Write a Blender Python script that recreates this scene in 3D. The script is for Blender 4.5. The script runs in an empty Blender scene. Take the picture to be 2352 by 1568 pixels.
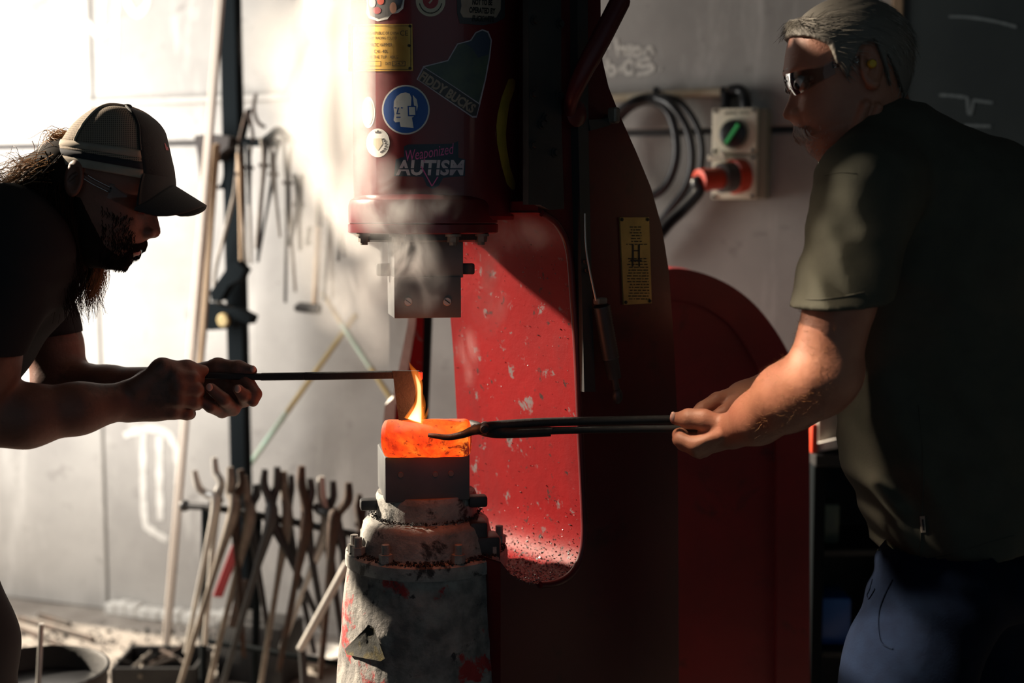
import bpy, bmesh, math, random
import numpy as np
from mathutils import Vector, Matrix, noise as mnoise
random.seed(7); np.random.seed(7)
sin, cos, pi = math.sin, math.cos, math.pi
S = bpy.context.scene
COL = S.collection

# ------------------------------------------------------------------ camera
F, CX, CY = 3000.0, 1176.0, 784.0
PITCH = math.atan(284 / 3000)
CAMZ = 1.35
cd = bpy.data.cameras.new('camera'); cam = bpy.data.objects.new('camera', cd); COL.objects.link(cam)
cam.location = (0, 0, CAMZ); cam.rotation_euler = (pi / 2 - PITCH, 0, 0)
cd.sensor_width = 36; cd.lens = F * 36 / 2352; cd.clip_start = 0.02; cd.clip_end = 100
cd.dof.use_dof = True; cd.dof.focus_distance = 2.14; cd.dof.aperture_fstop = 2.1
S.camera = cam

# ------------------------------------------------------------------ light
w = bpy.data.worlds.new('world'); S.world = w; w.use_nodes = True
w.node_tree.nodes['Background'].inputs[0].default_value = (0.46, 0.63, 0.72, 1)
w.node_tree.nodes['Background'].inputs[1].default_value = 0.19
SUN_DIR = Vector((0.84, -0.33, -0.43)).normalized()
sl = bpy.data.lights.new('sun', 'SUN'); sl.energy = 16.0; sl.angle = math.radians(2.6); sl.color = (1.0, 0.85, 0.66)
so = bpy.data.objects.new('sun', sl); COL.objects.link(so); so.location = (-6, 3, 5)
so.rotation_euler = SUN_DIR.to_track_quat('-Z', 'Y').to_euler()
# daylight coming in through the open door in the left wall
dl = bpy.data.lights.new('door_daylight', 'AREA'); dl.shape = 'RECTANGLE'; dl.size = 1.7; dl.size_y = 1.5; dl.energy = 62; dl.spread = math.radians(150); dl.color = (1.0, 0.95, 0.88)
do = bpy.data.objects.new('door_daylight', dl); COL.objects.link(do); do.location = (-2.12, 3.72, 1.5)
do.rotation_euler = (pi / 2, 0, -math.radians(38))
# added narrow fill lamp to brighten the right man's forearm and belly
rl = bpy.data.lights.new('added_arm_fill', 'AREA'); rl.shape = 'RECTANGLE'; rl.size = .22; rl.size_y = .22; rl.energy = 1.15; rl.color = (1.0, 0.80, 0.58); rl.spread = math.radians(9)
ro = bpy.data.objects.new('added_arm_fill', rl); COL.objects.link(ro); ro.location = (-1.1, 1.45, 3.84)
ro.rotation_euler = (Vector((.45, 1.90, .82)) - ro.location).to_track_quat('-Z', 'Y').to_euler()
S.view_settings.view_transform = 'Standard'; S.view_settings.look = 'None'
S.view_settings.gamma = 1.0; S.view_settings.use_curve_mapping = False
S.view_settings.exposure = 0.0
S.cycles.volume_step_rate = 1.0
S.cycles.volume_max_steps = 256
S.cycles.max_bounces = 4; S.cycles.volume_bounces = 2; S.cycles.transparent_max_bounces = 16

# ------------------------------------------------------------------ projection helpers
_c, _s = cos(PITCH), sin(PITCH)
def ray(px, py):
    a = (px - CX) / F; b = (CY - py) / F
    return Vector((a, _c + b * _s, -_s + b * _c))
CAM = Vector((0, 0, CAMZ))
def P(px, py, Y):
    d = ray(px, py); return CAM + d * (Y / d.y)
def hit_plane(px, py, p0, n):
    d = ray(px, py); return CAM + d * ((Vector(p0) - CAM).dot(n) / d.dot(n))
def hit_cyl(px, py, c, R):
    d = ray(px, py); ox, oy = -c[0], -c[1]
    a = d.x * d.x + d.y * d.y; b = 2 * (ox * d.x + oy * d.y); q = ox * ox + oy * oy - R * R
    D = b * b - 4 * a * q
    t = (-b - math.sqrt(D)) / (2 * a) if D > 0 else -b / (2 * a)
    return CAM + d * t

# ------------------------------------------------------------------ objects
WPOS = {}
def setp(o, label=None, cat=None, group=None, kind=None):
    for k, v in (('label', label), ('category', cat), ('group', group), ('kind', kind)):
        if v: o[k] = v
    return o
def thing(name, label, cat, loc, group=None, kind=None):
    o = bpy.data.objects.new(name, None); COL.objects.link(o); o.location = loc
    o.empty_display_size = 0.05
    WPOS[o.name] = Vector(loc); return setp(o, label, cat, group, kind)
def mk(name, geo, mat, parent=None, smooth=None, **kw):
    v, f = (geo.v, geo.f) if isinstance(geo, G) else geo
    v = np.asarray(v, dtype=np.float64).reshape(-1, 3)
    lo, hi = v.min(0), v.max(0); org = Vector(((lo[0] + hi[0]) / 2, (lo[1] + hi[1]) / 2, lo[2]))
    me = bpy.data.meshes.new(name)
    me.from_pydata((v - np.array(org)).tolist(), [], f if isinstance(f, list) else f.tolist())
    if smooth is not None:
        me.shade_smooth()
        if smooth < 179: me.set_sharp_from_angle(angle=math.radians(smooth))
    mats = mat if isinstance(mat, (list, tuple)) else [mat]
    for m in mats: me.materials.append(M[m] if isinstance(m, str) else m)
    if isinstance(geo, G) and geo.mi:
        for i, k in geo.mi.items(): me.polygons[i].material_index = k
    o = bpy.data.objects.new(name, me); COL.objects.link(o)
    o.location = org - (WPOS[parent.name] if parent else Vector((0, 0, 0)))
    if parent: o.parent = parent
    WPOS[o.name] = org
    return setp(o, **kw)
def copy_tree(o, delta=Vector((0, 0, 0)), parent=None, rotz=None, scale=None):
    c = o.copy(); COL.objects.link(c)
    if parent: c.parent = parent
    else:
        c.location = o.location + delta
        if rotz is not None: c.rotation_euler[2] += rotz
        if scale: c.scale = (scale,) * 3
    WPOS[c.name] = WPOS[o.name] + delta
    for ch in o.children: copy_tree(ch, delta, c)
    return c

class G:
    def __init__(s): s.v = []; s.f = []; s.mi = {}; s.cur = 0
    def add(s, v, f):
        n = len(s.v); s.v += [tuple(p) for p in v]
        for q in f:
            if s.cur: s.mi[len(s.f)] = s.cur
            s.f.append([i + n for i in q])
        return s
    def hexa(s, c8): return s.add(c8, [(0, 3, 2, 1), (4, 5, 6, 7), (0, 1, 5, 4), (1, 2, 6, 5), (2, 3, 7, 6), (3, 0, 4, 7)])
    def box(s, c, size, ax=None, bev=0.0, seg=1):
        c = Vector(c); ax = ax or (Vector((1, 0, 0)), Vector((0, 1, 0)), Vector((0, 0, 1)))
        bm = bmesh.new(); bmesh.ops.create_cube(bm, size=1)
        for q in bm.verts: q.co = Vector((q.co.x * size[0], q.co.y * size[1], q.co.z * size[2]))
        if bev > 0: bmesh.ops.bevel(bm, geom=list(bm.edges), offset=bev, segments=seg, profile=0.5, affect='EDGES')
        bm.verts.ensure_lookup_table()
        v = [c + ax[0] * q.co.x + ax[1] * q.co.y + ax[2] * q.co.z for q in bm.verts]
        f = [[q.index for q in fc.verts] for fc in bm.faces]; bm.free()
        return s.add(v, f)
    def tube(s, pts, r, n=10, cap=True, squash=None, up=None):
        pts = [Vector(p) for p in pts]; m = len(pts)
        rr = r if isinstance(r, (list, tuple)) else [r] * m
        t0 = (pts[1] - pts[0]).normalized()
        a = up.copy() if up else (Vector((0, 0, 1)) if abs(t0.z) < .9 else Vector((1, 0, 0)))
        v = []; f = []
        for i in range(m):
            t = (pts[min(i + 1, m - 1)] - pts[max(i - 1, 0)]).normalized()
            a = (a - t * a.dot(t)).normalized(); b = t.cross(a)
            sq = squash or (1, 1)
            for k in range(n):
                w_ = 2 * pi * k / n
                v.append(pts[i] + a * (cos(w_) * rr[i] * sq[0]) + b * (sin(w_) * rr[i] * sq[1]))
        for i in range(m - 1):
            for k in range(n):
                k2 = (k + 1) % n; f.append((i * n + k, i * n + k2, (i + 1) * n + k2, (i + 1) * n + k))
        if cap: f.append(tuple(range(n - 1, -1, -1))); f.append(tuple(range((m - 1) * n, m * n)))
        return s.add(v, f)
    def cyl(s, p0, p1, r0, r1=None, n=24): return s.tube([p0, p1], [r0, r0 if r1 is None else r1], n)
    def lathe(s, prof, c, n=64, axis=None, jit=None):
        c = Vector(c); z = (axis or Vector((0, 0, 1))).normalized()
        x = Vector((1, 0, 0)) if abs(z.x) < .9 else Vector((0, 1, 0)); x = (x - z * x.dot(z)).normalized(); y = z.cross(x)
        v = []; f = []; m = len(prof)
        for (r, h) in prof:
            for k in range(n):
                w_ = 2 * pi * k / n; p = c + z * h + (x * cos(w_) + y * sin(w_)) * r
                if jit: p = jit(p, x * cos(w_) + y * sin(w_))
                v.append(p)
        for i in range(m - 1):
            for k in range(n):
                k2 = (k + 1) % n; f.append((i * n + k, i * n + k2, (i + 1) * n + k2, (i + 1) * n + k))
        if prof[0][0] > 1e-5: f.append(tuple(range(n - 1, -1, -1)))
        if prof[-1][0] > 1e-5: f.append(tuple(range((m - 1) * n, m * n)))
        return s.add(v, f)
    def prism(s, poly, vec):
        n = len(poly); vec = Vector(vec); poly = [Vector(p) for p in poly]
        return s.add(poly + [p + vec for p in poly], [tuple(range(n - 1, -1, -1)), tuple(range(n, 2 * n))] + [(i, (i + 1) % n, n + (i + 1) % n, n + i) for i in range(n)])
    def ball(s, c, r, n=12, m=8):
        r = r if isinstance(r, (tuple, list)) else (r, r, r); v = []; f = []
        for i in range(m + 1):
            th = pi * i / m
            for k in range(n):
                w_ = 2 * pi * k / n; v.append((c[0] + r[0] * sin(th) * cos(w_), c[1] + r[1] * sin(th) * sin(w_), c[2] + r[2] * cos(th)))
        for i in range(m):
            for k in range(n):
                k2 = (k + 1) % n; f.append((i * n + k, (i + 1) * n + k, (i + 1) * n + k2, i * n + k2))
        return s.add(v, f)
    def bolt(s, p, n, r=0.008, h=0.006, w=0.0):
        p = Vector(p); n = Vector(n).normalized()
        if w > 0: s.tube([p, p + n * w], r * 1.5, 16)
        s.tube([p + n * w, p + n * (w + h)], r, 6)
        return s

def spline(pts, n):
    """Catmull-Rom through 3D (or nD) points -> n samples"""
    p = np.array([list(q) for q in pts], dtype=float); m = len(p); out = []
    for i in range(n):
        t = i / (n - 1) * (m - 1); k = min(int(t), m - 2); u = t - k
        p0, p1, p2, p3 = p[max(k - 1, 0)], p[k], p[k + 1], p[min(k + 2, m - 1)]
        out.append(0.5 * ((2 * p1) + (p2 - p0) * u + (2 * p0 - 5 * p1 + 4 * p2 - p3) * u * u + (3 * p1 - p0 - 3 * p2 + p3) * u ** 3))
    return out
def VV(a): return [Vector(q[:3]) for q in a]

# ------------------------------------------------------------------ signed-distance modelling
class SDF:
    def __init__(s, lo, hi, h):
        s.h = h; s.o = np.array(lo, float); n = np.ceil((np.array(hi, float) - s.o) / h).astype(int) + 1
        s.F = np.full(n, 9.0, np.float32)
    def add(s, fn, lo, hi, k=0.01, sub=False):
        m = k + 3 * s.h
        i0 = np.maximum(0, np.floor((np.array(lo) - m - s.o) / s.h).astype(int)); i1 = np.minimum(s.F.shape, np.ceil((np.array(hi) + m - s.o) / s.h).astype(int) + 1)
        if (i1 <= i0).any(): return s
        ax = [(np.arange(i0[d], i1[d]) * s.h + s.o[d]).astype(np.float32) for d in range(3)]
        x, y, z = ax[0][:, None, None], ax[1][None, :, None], ax[2][None, None, :]
        d = np.broadcast_to(fn(x, y, z), (len(ax[0]), len(ax[1]), len(ax[2]))).astype(np.float32)
        sl_ = s.F[i0[0]:i1[0], i0[1]:i1[1], i0[2]:i1[2]]
        if sub:
            d = -d; h_ = np.clip(.5 - .5 * (d - sl_) / k, 0, 1); sl_[...] = d * (1 - h_) + sl_ * h_ + k * h_ * (1 - h_)
        else:
            h_ = np.clip(.5 + .5 * (sl_ - d) / k, 0, 1); sl_[...] = sl_ * (1 - h_) + d * h_ - k * h_ * (1 - h_)
        return s
    def cone(s, a, b, ra, rb, k=0.01, sub=False, sq=None):
        """capsule from a to b with radii ra, rb; sq=(axis vector, factor) flattens it along that axis"""
        a = np.array(a, float); b = np.array(b, float); ba = b - a; L = max(ba.dot(ba), 1e-12); rm = max(ra, rb) * (max(1, 1 / sq[1]) if sq else 1)
        if sq: q = np.array(sq[0], float); q = q / np.linalg.norm(q)
        def fn(x, y, z):
            dx, dy, dz = x - a[0], y - a[1], z - a[2]
            t = np.clip((dx * ba[0] + dy * ba[1] + dz * ba[2]) / L, 0, 1)
            ex, ey, ez = dx - t * ba[0], dy - t * ba[1], dz - t * ba[2]
            if sq:
                g = (ex * q[0] + ey * q[1] + ez * q[2]) * (sq[1] - 1)
                ex, ey, ez = ex + g * q[0], ey + g * q[1], ez + g * q[2]
            return np.sqrt(ex * ex + ey * ey + ez * ez) - (ra + (rb - ra) * t)
        return s.add(fn, np.minimum(a, b) - rm, np.maximum(a, b) + rm, k, sub)
    def chain(s, pts, radii, k=0.006, k0=None, sq=None):
        for i in range(len(pts) - 1): s.cone(pts[i], pts[i + 1], radii[i], radii[i + 1], (k0 if (i == 0 and k0) else k), sq=sq)
        return s
    def ell(s, c, r, ax=None, k=0.01, sub=False):
        c = np.array(c, float); r = np.array(r, float); A = np.array([list(q) for q in ax]) if ax else np.eye(3); R = r.max()
        def fn(x, y, z):
            dx, dy, dz = x - c[0], y - c[1], z - c[2]
            p = [(A[i][0] * dx + A[i][1] * dy + A[i][2] * dz) for i in range(3)]
            k0 = np.sqrt(sum((p[i] / r[i]) ** 2 for i in range(3))); k1 = np.sqrt(sum((p[i] / r[i] ** 2) ** 2 for i in range(3)))
            return k0 * (k0 - 1) / np.maximum(k1, 1e-6)
        return s.add(fn, c - R, c + R, k, sub)
    def warp(s, fn):
        n = s.F.shape; ax = [(np.arange(n[d]) * s.h + s.o[d]).astype(np.float32) for d in range(3)]
        s.F += fn(ax[0][:, None, None], ax[1][None, :, None], ax[2][None, None, :]); return s
    def mesh(s):
        Fd = s.F; b = Fd < 0; n = Fd.shape
        c = [b[i:n[0] - 1 + i, j:n[1] - 1 + j, k:n[2] - 1 + k] for i in (0, 1) for j in (0, 1) for k in (0, 1)]
        any_ = c[0].copy(); all_ = c[0].copy()
        for q in c[1:]: any_ |= q; all_ &= q
        act = any_ & ~all_; idx = np.argwhere(act); ids = np.full(act.shape, -1, np.int32); ids[act] = np.arange(len(idx))
        val = {}
        for i in (0, 1):
            for j in (0, 1):
                for k in (0, 1): val[(i, j, k)] = Fd[idx[:, 0] + i, idx[:, 1] + j, idx[:, 2] + k]
        acc = np.zeros((len(idx), 3)); cnt = np.zeros(len(idx))
        for p in val:
            for d in range(3):
                if p[d] == 0:
                    q = list(p); q[d] = 1; a_, b_ = val[p], val[tuple(q)]
                    m = (a_ < 0) != (b_ < 0); t = np.where(m, a_ / np.where(a_ == b_, 1, a_ - b_), 0)
                    e = np.array(p, float)[None, :].repeat(len(idx), 0); e[:, d] = t
                    acc[m] += e[m]; cnt[m] += 1
        v = (idx + acc / np.maximum(cnt, 1)[:, None]) * s.h + s.o
        fs = []
        for d in range(3):
            e1, e2 = (d + 1) % 3, (d + 2) % 3
            sa = [slice(None)] * 3; sb = [slice(None)] * 3; sa[d] = slice(0, -1); sb[d] = slice(1, None)
            ch = b[tuple(sa)] != b[tuple(sb)]
            q = np.argwhere(ch); q = q[(q[:, e1] > 0) & (q[:, e2] > 0) & (q[:, e1] < n[e1] - 1) & (q[:, e2] < n[e2] - 1)]
            if not len(q): continue
            inside = b[q[:, 0], q[:, 1], q[:, 2]]
            def cell(o1, o2):
                r = q.copy(); r[:, e1] += o1; r[:, e2] += o2; return ids[r[:, 0], r[:, 1], r[:, 2]]
            quad = np.stack([cell(-1, -1), cell(0, -1), cell(0, 0), cell(-1, 0)], 1)
            quad[~inside] = quad[~inside][:, ::-1]; fs.append(quad)
        return v, np.concatenate(fs)
def smooth_mesh(v, f, it=2, lam=0.5):
    f = np.asarray(f); e = np.concatenate([f[:, [0, 1]], f[:, [1, 2]], f[:, [2, 3]], f[:, [3, 0]]])
    for _ in range(it):
        acc = np.zeros_like(v); c = np.zeros(len(v))
        np.add.at(acc, e[:, 0], v[e[:, 1]]); np.add.at(c, e[:, 0], 1); np.add.at(acc, e[:, 1], v[e[:, 0]]); np.add.at(c, e[:, 1], 1)
        v = np.where(c[:, None] > 0, v + lam * (acc / np.maximum(c, 1)[:, None] - v), v)
    return v
def join_geo(parts):
    vs, fs, n = [], [], 0
    for v, f in parts:
        vs.append(np.asarray(v)); fs += [[i + n for i in q] for q in (f.tolist() if hasattr(f, 'tolist') else f)]; n += len(v)
    return np.concatenate(vs), fs
# ------------------------------------------------------------------ materials
M = {}
def nd(nt, t, **kw):
    n = nt.nodes.new(t)
    for k, v in kw.items():
        if k.startswith('i_'): n.inputs[k[2:].replace('_', ' ')].default_value = v
        else: setattr(n, k, v)
    return n
def ramp(nt, src, stops):
    r = nd(nt, 'ShaderNodeValToRGB'); cr = r.color_ramp
    while len(cr.elements) < len(stops): cr.elements.new(0.5)
    for e, (p, c) in zip(cr.elements, stops): e.position = p; e.color = c if len(c) == 4 else (*c, 1)
    nt.links.new(src, r.inputs[0]); return r.outputs[0]
def mixc(nt, fac, a, b, mode='MIX'):
    m = nd(nt, 'ShaderNodeMix', data_type='RGBA', blend_type=mode)
    for sock, v in ((m.inputs[0], fac), (m.inputs[6], a), (m.inputs[7], b)):
        if hasattr(v, 'is_output'): nt.links.new(v, sock)
        elif isinstance(v, (tuple, list)): sock.default_value = v if len(v) == 4 else (*v, 1)
        else: sock.default_value = v
    return m.outputs[2]
def tex(nt, scale, detail=6, rough=.6, dist=0., coord='Object', stretch=None, kind='noise'):
    tc = nd(nt, 'ShaderNodeTexCoord'); src = tc.outputs[coord]
    if stretch:
        mp = nd(nt, 'ShaderNodeMapping'); mp.inputs['Scale'].default_value = stretch; nt.links.new(src, mp.inputs[0]); src = mp.outputs[0]
    if kind == 'noise':
        n = nd(nt, 'ShaderNodeTexNoise'); n.inputs['Detail'].default_value = detail; n.inputs['Roughness'].default_value = rough; n.inputs['Distortion'].default_value = dist
    else:
        n = nd(nt, 'ShaderNodeTexVoronoi', feature='F1')
    n.inputs['Scale'].default_value = scale; nt.links.new(src, n.inputs['Vector'])
    return n.outputs[0]
def mat(name, c1, rough=.6, metal=0., c2=None, nscale=6., lo=.35, hi=.65, chips=None, bump=0., bscale=60., spec=.5, stretch=None, coat=0., sss=0., sheen=0., rough2=None):
    m = bpy.data.materials.new(name); m.use_nodes = True; nt = m.node_tree; b = nt.nodes['Principled BSDF']
    b.inputs['Roughness'].default_value = rough; b.inputs['Metallic'].default_value = metal
    b.inputs['Specular IOR Level'].default_value = spec; b.inputs['Coat Weight'].default_value = coat
    b.inputs['Sheen Weight'].default_value = sheen
    if sss:
        b.inputs['Subsurface Weight'].default_value = sss; b.inputs['Subsurface Radius'].default_value = (.012, .004, .002); b.inputs['Subsurface Scale'].default_value = 1.0
    col = None
    if c2:
        col = ramp(nt, tex(nt, nscale, stretch=stretch), [(lo, c1), (hi, c2)])
    for ch in (chips or []):          # (colour, scale, lo, hi)
        fac = ramp(nt, tex(nt, ch[1], 8, .65, .3, stretch=ch[4] if len(ch) > 4 else None), [(ch[2], (0, 0, 0)), (ch[3], (1, 1, 1))])
        col = mixc(nt, fac, col or c1, ch[0])
    if col: nt.links.new(col, b.inputs['Base Color'])
    else: b.inputs['Base Color'].default_value = (*c1, 1)
    if rough2 is not None:
        rr = ramp(nt, tex(nt, nscale * 1.7), [(.35, (rough,) * 3), (.65, (rough2,) * 3)]); nt.links.new(rr, b.inputs['Roughness'])
    if bump:
        bp = nd(nt, 'ShaderNodeBump'); bp.inputs['Strength'].default_value = bump; bp.inputs['Distance'].default_value = 0.004
        nt.links.new(tex(nt, bscale, 8, .65), bp.inputs['Height']); nt.links.new(bp.outputs[0], b.inputs['Normal'])
    M[name] = m; return m
def emis(name, col, s):
    m = bpy.data.materials.new(name); m.use_nodes = True; nt = m.node_tree; b = nt.nodes['Principled BSDF']
    b.inputs['Base Color'].default_value = (*col, 1); b.inputs['Emission Color'].default_value = (*col, 1); b.inputs['Emission Strength'].default_value = s; M[name] = m; return m

mat('concrete_wall', (.31, .295, .28), .85, c2=(.44, .42, .395), nscale=2.2, chips=[((.20, .185, .175), 9, .60, .74), ((.58, .56, .53), 7, .56, .72, (1, 1, .18)), ((.16, .15, .14), 40, .68, .72)], bump=.25, bscale=25)
mat('wall_seam', (.16, .15, .15), .9)
mat('floor_concrete', (.24, .21, .185), .9, c2=(.36, .325, .29), nscale=5, chips=[((.08, .07, .065), 14, .58, .7), ((.5, .46, .4), 22, .64, .72)], bump=.6, bscale=40)
mat('dark_ceiling', (.05, .05, .055), .9, bump=.1)
mat('brick_dark', (.07, .07, .075), .9, c2=(.1, .1, .1), bump=.2)
mat('white_paint', (.72, .70, .66), .8, c2=(.55, .53, .5), nscale=30, bump=.2)
mat('chalk', (.80, .77, .70), .95, c2=(.55, .53, .5), nscale=90)
mat('chalk_dim', (.22, .26, .27), .95)
mat('blackboard', (.030, .042, .045), .75, c2=(.045, .06, .062), nscale=3)
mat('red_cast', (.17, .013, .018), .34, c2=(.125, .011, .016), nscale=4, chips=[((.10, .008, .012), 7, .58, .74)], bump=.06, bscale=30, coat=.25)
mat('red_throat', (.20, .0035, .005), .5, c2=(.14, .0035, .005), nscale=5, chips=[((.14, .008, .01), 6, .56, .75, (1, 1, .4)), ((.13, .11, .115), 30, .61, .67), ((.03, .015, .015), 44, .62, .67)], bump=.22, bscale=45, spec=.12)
mat('red_cast_shaded', (.095, .011, .014), .38, c2=(.07, .010, .013), nscale=4, chips=[((.03, .010, .012), 7, .56, .74)], bump=.06, bscale=30, spec=.35)  # darker copy of the cast red, the frame's shade put into the colour
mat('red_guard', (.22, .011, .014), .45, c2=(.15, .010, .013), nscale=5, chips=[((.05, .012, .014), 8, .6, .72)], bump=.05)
mat('pedestal_skin', (.13, .125, .12), .8, c2=(.33, .31, .285), nscale=24, lo=.38, hi=.62, chips=[((.36, .03, .03), 9, .56, .60), ((.04, .04, .042), 30, .60, .66)], bump=1.0, bscale=70)
mat('machine_black', (.018, .020, .022), .5, c2=(.032, .034, .036), nscale=8, bump=.1)
mat('steel_dark', (.035, .036, .038), .5, .5, c2=(.06, .06, .063), nscale=12, bump=.12, bscale=50, rough2=.55)
mat('steel_die', (.085, .088, .092), .5, .1, c2=(.12, .122, .126), nscale=10, bump=.05, bscale=80)
mat('steel_scaled', (.20, .193, .18), .65, .0, c2=(.36, .345, .32), nscale=30, lo=.35, hi=.6, chips=[((.035, .034, .034), 26, .56, .63)], bump=.7, bscale=110)
mat('steel_bright', (.55, .52, .48), .4, .35, c2=(.4, .39, .38), nscale=20)
mat('steel_worn', (.26, .225, .19), .5, .2, c2=(.13, .11, .09), nscale=15, bump=.15)
mat('steel_rust', (.07, .038, .025), .8, .1, c2=(.03, .024, .02), nscale=25, bump=.4)
mat('iron_black', (.016, .016, .018), .6, .2, c2=(.026, .025, .025), nscale=25, bump=.3, bscale=120)
mat('scale_flake', (.10, .10, .105), .35, .6, c2=(.22, .22, .22), nscale=200)
mat('scale_black', (.014, .014, .015), .8, c2=(.03, .03, .03), nscale=60, bump=.8, bscale=200)
mat('brass', (.80, .52, .16), .34, .85, c2=(.55, .33, .09), nscale=9, chips=[((.16, .10, .04), 14, .66, .74)], bump=.04)
mat('brass_dull', (.50, .36, .13), .55, .55, c2=(.34, .24, .085), nscale=14, chips=[((.13, .09, .04), 24, .6, .68)], bump=.1)
mat('ink', (.02, .018, .016), .7)
mat('sticker_white', (.80, .78, .74), .45, c2=(.68, .66, .62), nscale=40)
mat('sticker_cream', (.62, .54, .40), .5)
mat('sticker_blue', (.015, .09, .36), .4)
mat('sticker_navy', (.015, .03, .055), .4)
mat('sticker_pink', (.60, .10, .30), .4)
mat('sticker_pale', (.62, .55, .56), .4, c2=(.45, .36, .42), nscale=40)
mat('sticker_green', (.10, .13, .09), .5, c2=(.06, .085, .08), nscale=30)
mat('sticker_slate', (.05, .07, .11), .5)
mat('sticker_tan', (.42, .32, .24), .5, c2=(.35, .25, .19), nscale=40)
mat('sticker_yellow', (.62, .36, .05), .5, c2=(.40, .28, .04), nscale=25, chips=[((.06, .06, .03), 22, .64, .7)])
mat('sticker_grime', (.022, .022, .018), .85, c2=(.10, .075, .015), nscale=40, lo=.5, hi=.68, bump=.6)
mat('sticker_red', (.38, .03, .04), .45)
mat('sticker_dark', (.06, .055, .06), .5)
mat('sticker_skin', (.55, .25, .16), .5)
mat('plastic_cream', (.90, .84, .68), .45, c2=(.84, .77, .60), nscale=30)
mat('plastic_shade', (.30, .29, .22), .5)
mat('plastic_black', (.015, .016, .018), .35)
mat('plastic_red', (.62, .055, .02), .4)
mat('plastic_smoke', (.10, .085, .08), .25)
mat('green_mark', (.06, .55, .16), .5)
mat('rubber_black', (.02, .021, .024), .34, spec=.7)
mat('pvc_pipe', (.52, .46, .36), .5, c2=(.38, .30, .2), nscale=12)
mat('post_black', (.006, .009, .011), .9, spec=.1)
mat('wood_pale', (.56, .48, .41), .7, c2=(.66, .58, .51), nscale=6, stretch=(8, 8, .6))
mat('wood_mid', (.30, .20, .12), .7, c2=(.42, .30, .19), nscale=8, stretch=(8, 8, .8))
mat('leather', (.03, .022, .02), .7, bump=.3)
mat('tape_ochre', (.52, .38, .14), .6, c2=(.42, .34, .18), nscale=12)
mat('tape_mint', (.38, .56, .46), .6, c2=(.45, .5, .40), nscale=12)
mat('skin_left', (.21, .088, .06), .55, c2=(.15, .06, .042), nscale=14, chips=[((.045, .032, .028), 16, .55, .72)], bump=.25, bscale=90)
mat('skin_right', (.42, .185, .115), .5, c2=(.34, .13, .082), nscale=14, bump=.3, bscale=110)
mat('nail', (.60, .36, .30), .35)
mat('shirt_black', (.022, .023, .026), .95, bump=.15, bscale=200, spec=.15)
mat('shirt_olive', (.075, .073, .056), .9, c2=(.062, .06, .047), nscale=20, bump=.15, bscale=300, spec=.15)
mat('denim', (.002, .0045, .013), .95, c2=(.0032, .0072, .019), nscale=40, bump=.2, bscale=300, spec=.08)
mat('trousers_dark', (.012, .013, .016), .85)
mat('boot_leather', (.03, .02, .015), .6)
mat('hair_brown', (.34, .165, .06), .45, c2=(.16, .075, .03), nscale=30)
mat('hair_dark', (.014, .009, .007), .8, spec=.1)
mat('hair_grey', (.46, .42, .36), .45, c2=(.26, .235, .20), nscale=30)
mat('hair_greydark', (.14, .125, .105), .7)
mat('moustache_grey', (.58, .50, .44), .6)
mat('cap_black', (.018, .019, .021), .85, bump=.15, bscale=300)
mat('cap_band', (.40, .35, .29), .9, c2=(.30, .25, .20), nscale=20)
mat('cap_stripe', (.02, .022, .03), .9)
mat('eye_white', (.6, .5, .45), .3)
mat('eye_dark', (.03, .02, .015), .2)
mat('ear_plug', (.65, .40, .03), .6)
mat('lip', (.30, .085, .07), .5)
mat('wire_silver', (.5, .5, .5), .35, .9)
mat('plastic_strap', (.75, .72, .66), .4)
# clear safety lens
m = bpy.data.materials.new('clear_lens'); m.use_nodes = True; b = m.node_tree.nodes['Principled BSDF']
b.inputs['Transmission Weight'].default_value = 1; b.inputs['Roughness'].default_value = .03; b.inputs['IOR'].default_value = 1.3; b.inputs['Base Color'].default_value = (.93, .93, .93, 1); M['clear_lens'] = m
# cap mesh fabric: open weave, holes made by a fine brick pattern
m = bpy.data.materials.new('cap_mesh'); m.use_nodes = True; nt = m.node_tree; b = nt.nodes['Principled BSDF']
b.inputs['Roughness'].default_value = .9
tc = nd(nt, 'ShaderNodeTexCoord'); wv1 = nd(nt, 'ShaderNodeTexWave', bands_direction='X'); wv1.inputs['Scale'].default_value = 105
wv2 = nd(nt, 'ShaderNodeTexWave', bands_direction='Z'); wv2.inputs['Scale'].default_value = 105
nt.links.new(tc.outputs['Object'], wv1.inputs[0]); nt.links.new(tc.outputs['Object'], wv2.inputs[0])
mul = nd(nt, 'ShaderNodeMath', operation='MULTIPLY'); nt.links.new(wv1.outputs[1], mul.inputs[0]); nt.links.new(wv2.outputs[1], mul.inputs[1])
nt.links.new(ramp(nt, mul.outputs[0], [(.15, (.30, .24, .185)), (.6, (.05, .042, .036))]), b.inputs['Base Color'])
b.inputs['Transmission Weight'].default_value = 0.0
M['cap_mesh'] = m
# glowing billet
m = bpy.data.materials.new('hot_steel'); m.use_nodes = True; nt = m.node_tree; b = nt.nodes['Principled BSDF']
b.inputs['Roughness'].default_value = .7; b.inputs['Base Color'].default_value = (.12, .05, .03, 1)
t1 = tex(nt, 13, 6, .62, .5); t2 = tex(nt, 120, 5, .6); t3 = tex(nt, 24, 6, .65, .8)
base = ramp(nt, t1, [(.36, (.50, .022, .004)), (.45, (.95, .060, .006)), (.56, (1.0, .13, .010)), (.66, (1.0, .30, .035)), (.78, (1.0, .52, .10))])
sc1 = ramp(nt, t3, [(.56, (0, 0, 0)), (.63, (1, 1, 1))])
c = mixc(nt, sc1, base, (.13, .008, .003))
sc2 = ramp(nt, t2, [(.58, (0, 0, 0)), (.66, (.8, .8, .8))]); c = mixc(nt, sc2, c, (.12, .010, .004))
nt.links.new(c, b.inputs['Emission Color']); b.inputs['Emission Strength'].default_value = 1.25; M['hot_steel'] = m
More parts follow.
